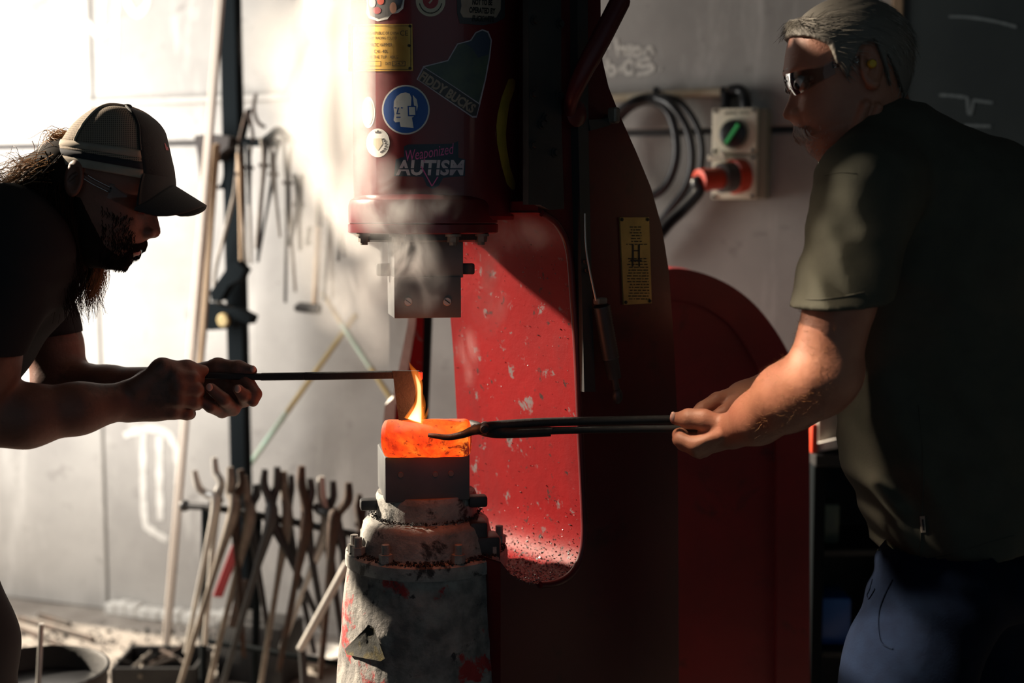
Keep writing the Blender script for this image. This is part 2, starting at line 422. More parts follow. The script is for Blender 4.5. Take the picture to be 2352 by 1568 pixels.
emis('hot_tip', (.55, .03, .01), .5)
# flame: a glowing volume
def flame_mat(name, col, s):
    m = bpy.data.materials.new(name); m.use_nodes = True; nt = m.node_tree
    nt.nodes.remove(nt.nodes['Principled BSDF']); e = nd(nt, 'ShaderNodeEmission'); e.inputs[0].default_value = (*col, 1); e.inputs[1].default_value = s
    nt.links.new(e.outputs[0], nt.nodes['Material Output'].inputs['Volume']); M[name] = m
flame_mat('flame_outer', (1.0, .22, .02), 90); flame_mat('flame_inner', (1.0, .75, .30), 330)
# ------------------------------------------------------------------ room shell
KY = math.radians(20)
WR = Vector((cos(KY), -sin(KY), 0)); WN = Vector((-sin(KY), -cos(KY), 0)); WC = Vector((0, 3.9, 0)); UZ = Vector((0, 0, 1))
def Wp(px, py, off=0.0): return hit_plane(px, py, WC + WN * off, WN)
def Wt(px): return (Wp(px, 500) - WC).dot(WR)          # coordinate along the back wall
def wpt(t, z, off=0.0): q = WC + WR * t + WN * off; return Vector((q.x, q.y, z))
HC = 3.9
wall = thing('wall_back', None, None, wpt(0, 0), kind='structure')
edges = [-3.1, Wt(221), Wt(1080), Wt(2040), 3.3]
rows = [(0, 1.585), (1.60, HC)]
for i in range(4):
    for (z0, z1) in rows:
        g = G(); t0, t1 = edges[i] + .004, edges[i + 1] - .004
        c = wpt((t0 + t1) / 2, (z0 + z1) / 2, -.06); g.box(c, (t1 - t0, .12, z1 - z0 - .004), (WR, -WN, UZ), .004)
        mk('panel', g, 'concrete_wall', wall)
g = G(); g.box(wpt(.1, HC / 2, -.11), (6.6, .1, HC), (WR, -WN, UZ)); mk('seam_backing', g, 'wall_seam', wall)
# horizontal girt along the wall, left of the machine
g = G(); a, b_ = Wp(-300, 236), Wp(960, 236)
g.box((a + b_) / 2 + WN * .012, ((b_ - a).length, .03, .022), (WR, -WN, UZ), .004); mk('trim_1', g, 'concrete_wall', kind='structure')
g = G(); a, b_ = wpt(Wt(222) + .02, .03, .02), wpt(Wt(640), .03, .02)
n = 16; pts_t = [(Wt(222) + .02) + i * (Wt(640) - Wt(222)) / n for i in range(n + 1)]
for i in range(n):
    h = .035 + .02 * random.random()
    g.box(wpt((pts_t[i] + pts_t[i + 1]) / 2, h / 2, .025 + .006 * random.random()), (pts_t[i + 1] - pts_t[i], .05, h), (WR, -WN, UZ), .006)
mk('trim_2', g, 'white_paint', kind='structure')
# floor
nx, ny = 60, 50; v = []; f = []
for j in range(ny + 1):
    for i in range(nx + 1):
        x, y = -4 + 8 * i / nx, -1.5 + 7 * j / ny
        v.append((x, y, .004 * mnoise.noise(Vector((x * 4, y * 4, 0)))))
for j in range(ny):
    for i in range(nx): f.append((j * (nx + 1) + i, j * (nx + 1) + i + 1, (j + 1) * (nx + 1) + i + 1, (j + 1) * (nx + 1) + i))
mk('floor', (v, f), 'floor_concrete', smooth=180, kind='structure')
g = G()      # ceiling, with an opening added for the arm fill lamp
for (x0, x1, y0, y1) in ((-4, -1.45, -1.7, 5.7), (-.75, 4, -1.7, 5.7), (-1.45, -.75, -1.7, 1.1), (-1.45, -.75, 1.8, 5.7)): g.box(((x0 + x1) / 2, (y0 + y1) / 2, HC + .06), (x1 - x0, y1 - y0, .1))
mk('ceiling', g, 'dark_ceiling', kind='structure')
# left wall with the open door (and a glazed strip above it further back)
XL = -2.2; D0, D1, DH = 2.60, 4.62, 3.65
g = G()
def lw(y0, y1, z0, z1): g.box((XL - .1, (y0 + y1) / 2, (z0 + z1) / 2), (.2, y1 - y0, z1 - z0))
lw(-1.5, D0, 0, HC); lw(D1, 5.2, 0, HC); lw(D0, D1, DH, HC)
mk('wall_left', g, 'brick_dark', kind='structure')
g = G(); g.box((XL + .02, D0 - .05, DH / 2), (.06, .1, DH), bev=.005); g.box((XL + .02, (D0 + D1) / 2, DH + .05), (.06, D1 - D0 + .2, .1), bev=.005); mk('trim_3', g, 'post_black', kind='structure')
g = G(); g.box((3.25, .8, HC / 2), (.2, 4.6, HC)); mk('wall_right', g, 'brick_dark', kind='structure')

# ------------------------------------------------------------------ marks on the wall
def stroke_wall(pxs, wdt, off=.002, n=24):
    g = G(); q = spline([(*p, 0) for p in pxs], n); pts = [Wp(a[0], a[1], off) for a in q]
    v = []; f = []
    for i, p in enumerate(pts):
        t = (pts[min(i + 1, n - 1)] - pts[max(i - 1, 0)]).normalized(); s_ = t.cross(WN).normalized() * wdt * (.75 + .5 * random.random()) / 2
        v += [p - s_, p + s_]
    for i in range(n - 1): f.append((2 * i, 2 * i + 1, 2 * i + 3, 2 * i + 2))
    return g.add(v, f)
def strokes(lst, wdt, off=.002):
    g = G()
    for s_ in lst: k = stroke_wall(s_, wdt, off); g.add(k.v, k.f)
    return g
mk('painted_mark', strokes([[(330, 990), (328, 1080), (332, 1190), (345, 1215), (385, 1240)], [(365, 1000), (366, 1100), (368, 1195)], [(285, 1000), (330, 985), (375, 990), (400, 1020), (408, 1060), (408, 1110)]], .026), 'white_paint', wall)
mk('painted_mark', strokes([[(287, -30), (292, 5), (312, 32), (336, 12), (342, -30)], [(268, -30), (266, 60), (262, 190)], [(235, -30), (233, 80)], [(200, 50), (228, 82), (262, 60)]], .022), 'white_paint', wall)
mk('painted_mark', strokes([[(90, 130), (110, 90), (135, 120), (150, 200)], [(20, 170), (60, 110), (100, 60)]], .03), 'white_paint', wall)
mk('chalk_writing', strokes([[(1383, 104), (1386, 130)], [(1384, 116), (1390, 107), (1402, 106)],
    [(1414, 88), (1417, 105), (1421, 128)], [(1419, 118), (1428, 109), (1435, 112), (1437, 126)],
    [(1440, 120), (1450, 116), (1452, 108), (1443, 108), (1440, 120), (1447, 129), (1455, 127)],
    [(1470, 112), (1460, 110), (1456, 122), (1463, 129), (1471, 122), (1472, 110), (1476, 127)],
    [(1481, 112), (1483, 127)], [(1482, 118), (1490, 109), (1496, 112), (1500, 124)]], .0105), 'chalk', wall)
mk('chalk_writing', strokes([[(1396, 136), (1397, 165)], [(1397, 155), (1406, 152), (1414, 160), (1408, 171), (1398, 169)],
    [(1384, 160), (1390, 156), (1393, 166)], [(1424, 152), (1426, 166)],
    [(1456, 146), (1444, 140), (1434, 152), (1440, 168), (1455, 166)],
    [(1494, 134), (1474, 138), (1464, 148), (1478, 152), (1494, 150), (1500, 158), (1484, 168), (1462, 171)],
    [(1516, 158), (1519, 159)]], .0105), 'chalk', wall)
# blackboard on the far right of the wall
bb = thing('blackboard', 'dark blackboard with faint chalk lines on the wall behind the grey-haired man', 'blackboard', wpt(Wt(2050), .9))
g = G(); t0, t1 = Wt(2050), 3.2; g.box(wpt((t0 + t1) / 2, 1.55, .012), (t1 - t0, .02, 1.5), (WR, -WN, UZ), .003); mk('board', g, 'blackboard', bb)
g = G(); g.box(wpt(t0, 1.55, .016), (.03, .03, 1.54), (WR, -WN, UZ), .004); mk('frame', g, 'wood_mid', bb)
def board_strokes(lst, wdt): return strokes(lst, wdt, .024)
for q_ in ([(2180, 38), (2230, 40), (2290, 50), (2335, 62)], [(2157, 218), (2190, 220), (2222, 224)], [(2222, 224), (2224, 256), (2230, 260), (2236, 228)], [(2236, 230), (2280, 236)], [(2215, 288), (2276, 290)]): mk('chalk_line', board_strokes([q_], .007), 'chalk_dim', bb)

# ------------------------------------------------------------------ switch box, conduit and hose on the right of the wall
fc = Wp(1686, 353, .10)
sb = thing('switch_box', 'cream isolator box with a green-marked rotary switch and red plug on the wall', 'switch box', wpt((fc - WC).dot(WR), fc.z - .125))
g = G(); bw, bh = .122, .245
g.box(fc + WR * .02 + WN * -.062, (.128, .075, bh), (WR, -WN, UZ), .006, 2); mk('back_box', g, 'plastic_shade', sb, 40)
g = G(); g.box(fc + WN * -.012 + UZ * .0615, (bw, .03, .122), (WR, -WN, UZ), .005, 2); mk('switch_cover', g, 'plastic_cream', sb, 40)
g = G(); g.box(fc + WN * -.014 - UZ * .0625, (bw, .028, .118), (WR, -WN, UZ), .005, 2); mk('socket_cover', g, 'plastic_cream', sb, 40)
for sx in (-1, 1):
    for zz in (.115, .008, -.012, -.115):
        g = G(); g.cyl(fc + WR * sx * .052 + UZ * zz, fc + WR * sx * .052 + UZ * zz + WN * .006, .005, n=10); mk('cover_screw', g, 'plastic_black', sb)
kc = fc + UZ * .052 + WN * .002
g = G(); g.lathe([(.0, .022), (.030, .022), (.036, .018), (.037, 0), (.037, -.004)][::-1], kc, 32, WN); mk('rotary_knob', g, 'plastic_black', sb, 40)
g = G(); g.lathe([(.037, .016), (.0405, .012), (.0405, -.002)][::-1], kc, 32, WN); mk('knob_ring', g, 'plastic_shade', sb, 40)
dv = (WR * .55 + UZ * .83).normalized(); pv = dv.cross(WN)
g = G(); g.box(kc + WN * .027, (.062, .011, .012), (dv, pv, WN), .002); mk('knob_grip', g, 'green_mark', sb)
g = G(); g.box(fc + UZ * .109 + WN * .004 - WR * .012, (.03, .002, .007), (WR, -WN, UZ)); g.box(fc + UZ * .109 + WN * .004 + WR * .026, (.024, .002, .007), (WR, -WN, UZ)); mk('printed_label', g, 'plastic_shade', sb)
sc_ = Wp(1690, 405, .10)
plug_d = (WN * .72 - WR * .62 - UZ * .10).normalized()
g = G(); g.lathe([(.047, -.02), (.047, .012), (.043, .014)], sc_, 32, plug_d); mk('socket_ring', g, 'plastic_red', sb, 40)
g = G(); g.lathe([(.040, 0), (.042, .02), (.040, .05), (.034, .056)], sc_, 32, plug_d); mk('plug_collar', g, 'plastic_smoke', sb, 40)
g = G(); g.lathe([(.028, .05), (.030, .06), (.029, .10), (.031, .102), (.031, .125), (.024, .127)], sc_, 32, plug_d); mk('plug_body', g, 'plastic_red', sb, 40)
g = G(); q = Wp(1648, 362, .12); g.box(q, (.05, .02, .016), (WR, -WN, UZ), .003); g.box(q + WR * .014 + UZ * .012, (.016, .024, .014), (WR, -WN, UZ), .003); mk('lid_latch', g, 'plastic_cream', sb)
# cable from the plug down to the machine
pe = sc_ + plug_d * .124
pth = spline([pe - plug_d * .02, pe + plug_d * .01 - UZ * .004, Wp(1605, 440, .20), Wp(1565, 485, .22), Wp(1530, 520, .26), Wp(1480, 590, .34), Wp(1440, 700, .45)], 40)
g = G(); g.tube(VV(pth), .0165, 12); mk('plug_cable', g, 'rubber_black', sb, 60)
# conduit along the wall and the elbow into the box
cp = thing('wall_conduit', 'pale conduit pipe running along the wall into the cream isolator box', 'conduit', Wp(1400, 222))
g = G(); pth = VV(spline([Wp(1330, 229, .03), Wp(1420, 224, .03), Wp(1560, 216, .03), Wp(1680, 210, .03)], 20)); g.tube(pth, .0125, 12); mk('pipe', g, 'pvc_pipe', cp, 60)
g = G(); pth = VV(spline([Wp(1676, 210, .03), Wp(1696, 207, .032), Wp(1708, 216, .04), Wp(1712, 236, .055), Wp(1713, 262, .06)], 16)); g.tube(pth, .017, 12); mk('elbow', g, 'plastic_black', cp, 60)
for q in (1508, 1662):
    g = G(); g.tube([Wp(q - 5, 214, .03), Wp(q + 5, 213.5, .03)], .018, 12); g.box(Wp(q, 226, .012), (.012, .02, .05), (WR, -WN, UZ), .002); mk('pipe_clip', g, 'plastic_black', cp, 60)
g = G(); g.tube([Wp(1667, 215, .035), Wp(1667, 250, .06)], .014, 12); mk('cable_gland', g, 'plastic_black', cp, 60)
# coiled hoses hung on the conduit
def hose(pxs, r, off, name, label, n=60):
    pth = VV(spline([Wp(p[0], p[1], p[2] if len(p) > 2 else off) for p in pxs], n)); g = G(); g.tube(pth, r, 12)
    return mk(name, g, 'rubber_black', None, 60, label=label, cat='hose', group='black hoses coiled on the wall')
hose([(1400, 300), (1430, 262), (1462, 238), (1500, 232), (1535, 258), (1552, 310), (1552, 370), (1530, 425), (1490, 452), (1440, 440), (1405, 380), (1400, 300)], .0125, .06, 'coiled_hose', 'innermost round loop of black hose hanging from the wall conduit')
hose([(1390, 330), (1410, 270), (1450, 236), (1490, 224, .05), (1540, 240), (1580, 300), (1590, 370), (1575, 430), (1540, 480), (1500, 530), (1440, 580)], .0115, .085, 'coiled_hose', 'middle black hose arching from the conduit down behind the machine')
hose([(1400, 290), (1440, 240), (1490, 222, .045), (1560, 235), (1605, 300), (1612, 370), (1595, 430), (1560, 475), (1515, 540), (1470, 600)], .010, .05, 'coiled_hose', 'outermost thin black hose bowing nearest to the isolator box')
# ------------------------------------------------------------------ power hammer
HA = math.radians(40)
HU = Vector((cos(HA), sin(HA), 0)); HV = Vector((-sin(HA), cos(HA), 0))
AX = Vector((-.142, 2.20, 0))                      # ram axis in plan
NEAR0 = AX + HU * .18 - HV * .17                   # throat edge on the near cheek of the frame
def HN(px, py, off=0.0): return hit_plane(px, py, NEAR0 - HV * off, HV)
ham = thing('power_hammer', 'red cast-iron pneumatic power hammer covered in stickers, between the two men', 'power hammer', (.1, 2.45, 0))
# frame: near-cheek outline traced around the throat, thick along HV
inner = [(1236, 488), (1244, 490), (1254, 495), (1278, 515), (1298, 552), (1308, 600), (1314, 680), (1322, 800), (1331, 1000), (1338, 1150), (1340, 1220), (1334, 1270), (1316, 1310), (1285, 1334), (1245, 1342), (1205, 1336), (1172, 1318), (1150, 1290)]
outer = [(1150, 1760), (1560, 1760), (1558, 1200), (1556, 960), (1551, 850), (1545, 740), (1536, 620), (1520, 520), (1495, 430), (1462, 350), (1425, 268), (1398, 200), (1384, 140), (1380, 60), (1378, -160), (1284, -160), (1284, 446), (1236, 462)]
poly = [HN(*p) for p in inner + outer]
lowz = 0.0
W_F = .34
ni = len(inner)
g = G(); n = len(poly); far = [p + HV * W_F for p in poly]
bev = .012
g.v = [tuple(p) for p in poly] + [tuple(p) for p in far]
def fan(idx): g.f.append(idx)
g.f.append(list(range(n - 1, -1, -1))); g.f.append(list(range(n, 2 * n)))
for i in range(n):
    j = (i + 1) % n
    if i >= ni - 1 or i < 0: g.f.append([i, j, n + j, n + i])
fr = mk('frame', g, 'red_cast_shaded', ham)
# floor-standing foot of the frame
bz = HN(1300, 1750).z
g = G(); c = NEAR0 + HU * .05 + HV * .17; g.box((c.x, c.y, bz / 2), (.62, .40, bz + .02), (HU, HV, UZ), .02, 2); mk('frame_foot', g, 'red_cast_shaded', ham, 40)
# throat face: fine grid so the bottom can carry scale and dents
ins = spline([(*HN(*p),) for p in inner], 120); v = []; f = []; NV = 40
for i, q in enumerate(ins):
    for k in range(NV + 1):
        p = Vector(q) + HV * (W_F * k / NV) - HU * .0015
        d = .0016 * mnoise.noise(p * 9); v.append(p - HU * d)
for i in range(len(ins) - 1):
    for k in range(NV): a = i * (NV + 1) + k; f.append((a, a + 1, a + NV + 2, a + NV + 1))
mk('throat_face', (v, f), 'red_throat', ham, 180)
# lip along the near edge of the throat
g = G(); g.tube([Vector(q) - HV * .002 for q in ins[6:100]], .006, 8); mk('throat_lip', g, 'red_cast_shaded', ham, 60)
# upper cylinder
CC = Vector(((1003 - CX) / F * 2.25, 2.25, 0)); CR = .1405
def zc(py, Y=2.11): return P(1003, py, Y).z
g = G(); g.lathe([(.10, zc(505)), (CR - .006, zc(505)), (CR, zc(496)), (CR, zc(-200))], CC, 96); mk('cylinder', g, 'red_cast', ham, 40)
# skirt / gland housing under the cylinder
SC = Vector(((973 - CX) / F * 2.2, 2.20, 0)); SR = .1235
def zs(py): return P(973, py, 2.08).z
g = G(); g.lathe([(SR - .03, zs(512)), (SR + .001, zs(512)), (SR + .001, zs(470)), (SR - .002, zs(458)), (SR - .012, zs(449)), (SR - .03, zs(445)), (.05, zs(444))], SC, 96); mk('gland_housing', g, 'red_cast', ham, 35)
g = G(); g.lathe([(.04, zs(538)), (SR - .004, zs(538)), (SR + .002, zs(535)), (SR + .002, zs(516)), (SR - .002, zs(513)), (SR - .02, zs(513))], SC, 96); mk('gland_flange', g, 'red_cast', ham, 35)
g = G(); g.lathe([(.03, zs(556)), (SR - .030, zs(557)), (SR - .016, zs(552)), (SR - .016, zs(538))], SC, 72); mk('gland_plate', g, 'steel_dark', ham, 35)
for k, (px) in enumerate((842, 925, 1050, 1112)):
    sx = (px - 973) / F * 2.12; th = math.asin(max(-1, min(1, sx / (SR - .012)))); q = SC + Vector((sin(th), -cos(th), 0)) * (SR - .012)
    g = G(); z0 = zs(538); g.tube([(q.x, q.y, z0), (q.x, q.y, z0 - .004)], .013, 18); g.tube([(q.x, q.y, z0 - .004), (q.x, q.y, z0 - .013)], .0095, 6); g.tube([(q.x, q.y, z0 - .013), (q.x, q.y, z0 - .018)], .006, 12)
    mk('gland_bolt', g, 'steel_worn', ham, 30)
# dies: turned a little so their left face shows
DY = math.radians(11); DX = Vector((cos(DY), sin(DY), 0)); DN = Vector((sin(DY), -cos(DY), 0))
def die_box(name, x0, x1, y0, y1, depth, matn, Yc=2.14, bev=.0015, par=ham, xo=0):
    zt = P(980, y0, Yc).z; zb = P(980, y1, Yc).z
    cx_ = P((x0 + x1) / 2, (y0 + y1) / 2, Yc); wd = (x1 - x0) / F * Yc * 1.01
    g = G(); g.box(Vector((cx_.x, cx_.y, (zt + zb) / 2)) - DN * depth / 2, (wd, depth, zt - zb), (DX, -DN, UZ), bev, 2)
    return mk(name, g, matn, par, 40)
die_box('ram_block', 906, 1064, 555, 638, .105, 'steel_die', 2.142)
ud = die_box('upper_die', 906, 1059, 636, 730, .11, 'steel_die', 2.14, .001)
for px in (937, 1027):
    q = hit_plane(px, 692, P(980, 690, 2.14), DN)
    g = G(); g.lathe([(.0, .003), (.006, .003), (.0073, .001), (.0073, -.002)][::-1], q, 18, DN); g2 = mk('die_screw', g, 'steel_bright', ud, 40)
    g = G(); g.box(q + DN * .003, (.0105, .0012, .0016), ((DX * .8 - UZ * .6).normalized(), DN, (DX * .6 + UZ * .8).normalized())); mk('screw_slot', g, 'ink', ud)
die_box('die_key', 1058, 1091, 605, 630, .022, 'steel_dark', 2.17, .003)
die_box('die_key', 866, 912, 605, 634, .022, 'steel_dark', 2.20, .003)
# side details on the near cheek: guide plate, bolts, lever, damper, conduit
def cheek_plate(name, pts, th, matn, off=0.0, bevel=False):
    g = G(); g.prism([HN(*p, off + th) for p in pts], HV * th); return mk(name, g, matn, ham)
gp = cheek_plate('guide_plate', [(1214, -150), (1288, -150), (1290, 300), (1296, 480), (1262, 482), (1240, 470), (1214, 470)], .014, 'machine_black')
for (px, py) in ((1227, 47), (1285, 55), (1225, 216), (1284, 220), (1225, 333), (1252, 272), (1243, 285), (1274, 350)):
    g = G(); g.bolt(HN(px, py, .014), -HV, .0055, .005, .002); mk('bolt', g, 'steel_dark', gp, 30)
cheek_plate('rail', [(1326, -150), (1349, -150), (1352, 330), (1360, 700), (1368, 900), (1342, 900), (1334, 560), (1328, 300)], .018, 'machine_black')
cheek_plate('side_cover', [(1352, 275), (1398, 272), (1414, 262), (1414, 275), (1400, 288), (1356, 300)], .02, 'machine_black')
g = G(); g.box(HN(1410, 265, .025), (.014, .02, .026), (HU, HV, UZ), .003); mk('cover_tab', g, 'steel_worn', ham)
# hand lever
lv = [HN(1424, 4, .085), HN(1380, 90, .075), HN(1340, 165, .06), HN(1315, 222, .04), HN(1306, 262, .012)]
g = G(); g.tube(VV(spline(lv, 24)), [.0165] * 10 + [.0155 - .0004 * i for i in range(14)], 14); g.ball(lv[0], .0165, 14, 8); mk('hand_lever', g, 'red_cast_shaded', ham, 60)
g = G(); g.lathe([(.022, 0), (.022, .02), (.012, .026)], HN(1306, 262, 0), 24, -HV); mk('lever_boss', g, 'red_cast_shaded', ham, 40)
# damper rod with spring cover
d0, d1, d2, d3 = HN(1345, 470, .02), HN(1350, 590, .03), HN(1369, 690, .035), HN(1372, 702, .035)
g = G(); g.tube(VV(spline([HN(1343, 490, .03), HN(1347, 580, .03), HN(1369, 690, .036)], 20)), .0017, 8); mk('control_cable', g, 'wire_silver', ham, 60)
g = G(); g.box(HN(1379, 691, .036), (.022, .014, .011), (HU, HV, UZ), .002); mk('cable_clamp', g, 'steel_worn', ham)
g = G()
a, b_ = HN(1382, 702, .036), HN(1411, 868, .036); axd = (b_ - a).normalized(); L = (b_ - a).length
prof = []
for i in range(40):
    t = i / 39; prof.append((.0135 + .0012 * (i % 2), t * L * .72))
prof += [(.0125, L * .74), (.0118, L)]
g.lathe(prof, a, 20, axd); mk('spring_sleeve', g, 'machine_black', ham, 60)
g = G(); g.tube([b_, b_ + axd * .02], .006, 12); g.ball(b_ + axd * .032, (.009, .009, .014)); mk('sleeve_end', g, 'steel_dark', ham, 60)
for (px, py) in ((1343, 600), (1346, 620), (1349, 622)):
    g = G(); g.bolt(HN(px, py, .019), -HV, .004, .004); mk('bolt', g, 'steel_rust', ham, 30)
# nameplate on the cheek
np_ = cheek_plate('brass_nameplate', [(1424, 499), (1491, 499), (1497, 696), (1433, 700)], .003, 'brass_dull')
for (px, py) in ((1428, 504), (1487, 504), (1437, 694), (1492, 691)):
    g = G(); g.bolt(HN(px, py, .003), -HV, .003, .002); mk('rivet', g, 'ink', np_)
g = G(); rr = random.Random(3)
for i in range(26):
    y = 520 + i * 6.6
    if 6 < i < 11: continue
    x0 = 1432 + (y - 500) * .045; x = x0 + (12 if i < 6 else 2) + rr.random() * 6; x1 = x0 + 52 - (12 if i < 6 else 0)
    while x < x1:
        l = 3 + rr.random() * 9; g.add([HN(x, y, .0036), HN(min(x + l, x1), y, .0036), HN(min(x + l, x1), y + 2.4, .0036), HN(x, y + 2.4, .0036)], [(0, 1, 2, 3)]); x += l + 2.5
mk('engraving', g, 'ink', np_, kind='stuff')
g = G()
for (x0, y0, x1, y1) in ((1452, 562, 1456, 596), (1466, 562, 1470, 596), (1448, 596, 1474, 600), (1456, 574, 1466, 577), (1452, 600, 1455, 612), (1467, 600, 1470, 612)):
    g.add([HN(x0, y0, .0036), HN(x1, y0, .0036), HN(x1, y1, .0036), HN(x0, y1, .0036)], [(0, 1, 2, 3)])
mk('engraved_diagram', g, 'ink', np_)
# belt guard behind the frame
GY = 2.86
arc = [(1480, 640), (1520, 622), (1548, 616), (1590, 621), (1640, 637), (1690, 664), (1735, 702), (1775, 752), (1808, 808), (1834, 872), (1850, 945), (1857, 1040), (1858, 1760), (1480, 1760)]
ina = [(1480, 700), (1520, 690), (1560, 688), (1600, 697), (1640, 716), (1680, 748), (1710, 790), (1738, 842), (1760, 905), (1774, 975), (1782, 1045), (1780, 1760), (1480, 1760)]
gd = [P(*p, GY) for p in arc]; gi = [P(*p, GY) for p in ina]
g = G(); g.prism([p + Vector((0, .012, 0)) for p in gd], (0, .16, 0)); mk('belt_guard', g, 'red_guard', ham)
g = G(); m_ = len(gd) - 1; k_ = len(gi) - 1
so_ = spline([tuple(p) for p in gd[:-1]], 60); si_ = spline([tuple(p) for p in gi[:-1]], 60)
v = [Vector(p) + Vector((0, -.012, 0)) for p in so_] + [Vector(p) + Vector((0, -.012, 0)) for p in si_] + [Vector(p) + Vector((0, .014, 0)) for p in so_] + [Vector(p) + Vector((0, .014, 0)) for p in si_]
f = []
for i in range(59): f += [(i, i + 1, 61 + i, 60 + i), (120 + i + 1, 120 + i, 180 + i, 181 + i), (60 + i, 61 + i, 181 + i, 180 + i), (i + 1, i, 120 + i, 121 + i)]
g.add(v, f); mk('guard_rim', g, 'red_guard', ham, 50)

# ------------------------------------------------------------------ anvil of the hammer
anv = thing('anvil_column', 'scale-crusted anvil column standing below the hammer ram, with steel die on top', 'anvil', (AX.x, AX.y, 0))
ld = die_box('lower_die', 884, 1081, 1046, 1152, .135, 'steel_die', 2.13, .003, anv)
for (px, py) in ((920, 1090), (1036, 1087), (1000, 1089)):
    q = hit_plane(px, py, P(980, 1090, 2.13), DN); g = G(); g.lathe([(.0, .002), (.0045, .002), (.0055, -.001)][::-1], q, 14, DN); mk('die_plug', g, 'steel_worn', ld, 40)
die_box('die_key', 828, 884, 1148, 1173, .024, 'steel_dark', 2.17, .004, anv)
die_box('die_key', 1078, 1121, 1140, 1166, .024, 'steel_dark', 2.15, .004, anv)
SA = Vector(((976 - CX) / F * 2.2, 2.20, 0))
def za(py, Y): return P(976, py, Y).z
def jit(a, sc1=25, a2=0.0, sc2=120):
    def f_(p, rad): return p + rad * (a * mnoise.noise(p * sc1) + a2 * mnoise.noise(p * sc2))
    return f_
R1 = .0855
g = G(); zt, zb = za(1151, 2.11), za(1262, 2.11); g.lathe([(R1 - .004, zt + (zb - zt) * 0)] and [(R1 + .004, zb)] + [(R1 + .002 * (1 - i / 12), zb + (zt - zb) * i / 12) for i in range(1, 12)] + [(R1 - .003, zt), (.0, zt)], SA, 120, jit=jit(.0012, 30, .0006, 140)); mk('sow_block', g, 'steel_scaled', anv, 50)
R2 = .108; zt, zb = za(1222, 2.08), za(1310, 2.06)
g = G(); g.lathe([(R2 + .012, zb)] + [(R2 + .010 - .014 * (i / 10) ** 1.4, zb + (zt - zb) * i / 10) for i in range(1, 10)] + [(R2 - .012, zt), (R1 - .01, zt + .004)], SA, 120, jit=jit(.0022, 25, .001, 120)); mk('collar', g, 'steel_scaled', anv, 50)
R3 = .1385; zt, zb = za(1308, 2.05), za(1345, 2.04)
g = G(); g.lathe([(R3 + .001, zb), (R3 + .001, zb + (zt - zb) * .5), (R3, zt - .003), (R3 - .004, zt), (R2 - .02, zt + .001)], SA, 140, jit=jit(.0008, 20, .0004, 100)); mk('flange', g, 'steel_scaled', anv, 35)
prof = []
for i in range(41):
    t = i / 40; z = zb * t; prof.append((R3 - .003 + (1 - t) * .075, z))
g = G(); g.lathe(prof, SA, 220, jit=jit(.0035, 16, .0032, 70)); mk('pedestal', g, 'pedestal_skin', anv, 70)
# nuts on the flange and the clamp steps at the right
for th in (-150, -118, -62, -25, 10, 200, 150):
    a_ = math.radians(th); q = SA + Vector((cos(a_), sin(a_), 0)) * .1265; z0 = zt + .001
    g = G(); g.tube([(q.x, q.y, z0), (q.x, q.y, z0 + .014)], .0115, 6); g.tube([(q.x, q.y, z0 + .014), (q.x, q.y, z0 + .03)], .0065, 10); mk('flange_nut', g, 'steel_scaled', anv, 30)
for (px, py, s_) in ((1118, 1258, .04), (1095, 1225, .032)):
    q = P(px, py, 2.16); g = G(); g.box(q, (s_, .05, .05), (DX, -DN, UZ), .006, 2); mk('clamp_lug', g, 'steel_dark', anv, 40)
# heaps of hammer scale on the flange and at the foot of the throat
def flakes(name, centers, n, s0, s1, matn, parent, seed):
    r_ = random.Random(seed); g = G()
    for i in range(n):
        p = Vector(centers(r_)); s_ = s0 + (s1 - s0) * r_.random() ** 2
        a_ = Vector((r_.gauss(0, 1), r_.gauss(0, 1), r_.gauss(0, 1))).normalized(); b2 = a_.orthogonal().normalized(); c2 = a_.cross(b2)
        k = [p + b2 * s_, p + c2 * s_ * (.5 + r_.random()), p - b2 * s_ * (.5 + r_.random()), p - c2 * s_, p + a_ * s_ * .6]
        g.add(k, [(0, 1, 4), (1, 2, 4), (2, 3, 4), (3, 0, 4), (3, 2, 1, 0)])
    return mk(name, g, matn, parent, kind='stuff')
def on_flange(r_):
    a_ = r_.random() * 2 * pi; rad = .1 + .036 * r_.random(); q = SA + Vector((cos(a_), sin(a_), 0)) * rad; return (q.x, q.y, zt + .001 + .006 * r_.random() * (.138 - rad) / .036)
flakes('hammer_scale', on_flange, 2600, .001, .0035, 'scale_black', anv, 4)
def on_collar(r_):
    a_ = r_.random() * 2 * pi; rad = R1 + .002 + .012 * r_.random() ** 2; q = SA + Vector((cos(a_), sin(a_), 0)) * rad; return (q.x, q.y, za(1222, 2.08) + .004 * r_.random() + .004)
flakes('hammer_scale', on_collar, 700, .001, .0028, 'scale_black', anv, 5)
tp = [Vector(q) for q in ins[72:119]]
def in_throat(r_):
    t = min(.999, r_.betavariate(2.2, 1.6)); q = t * (len(tp) - 2); k = int(q); p = tp[k].lerp(tp[k + 1], q - k); return p + HV * (r_.random() * W_F * .8) - HU * .003 * r_.random()
flakes('hammer_scale', in_throat, 5200, .0007, .0026, 'scale_flake', ham, 6)
tp2 = [Vector(q) for q in ins[30:80]]
def on_throat(r_):
    k = r_.randrange(len(tp2) - 1); return tp2[k] + HV * (r_.random() * W_F) - HU * .002
flakes('hammer_scale', on_throat, 420, .0006, .0018, 'scale_flake', ham, 8)
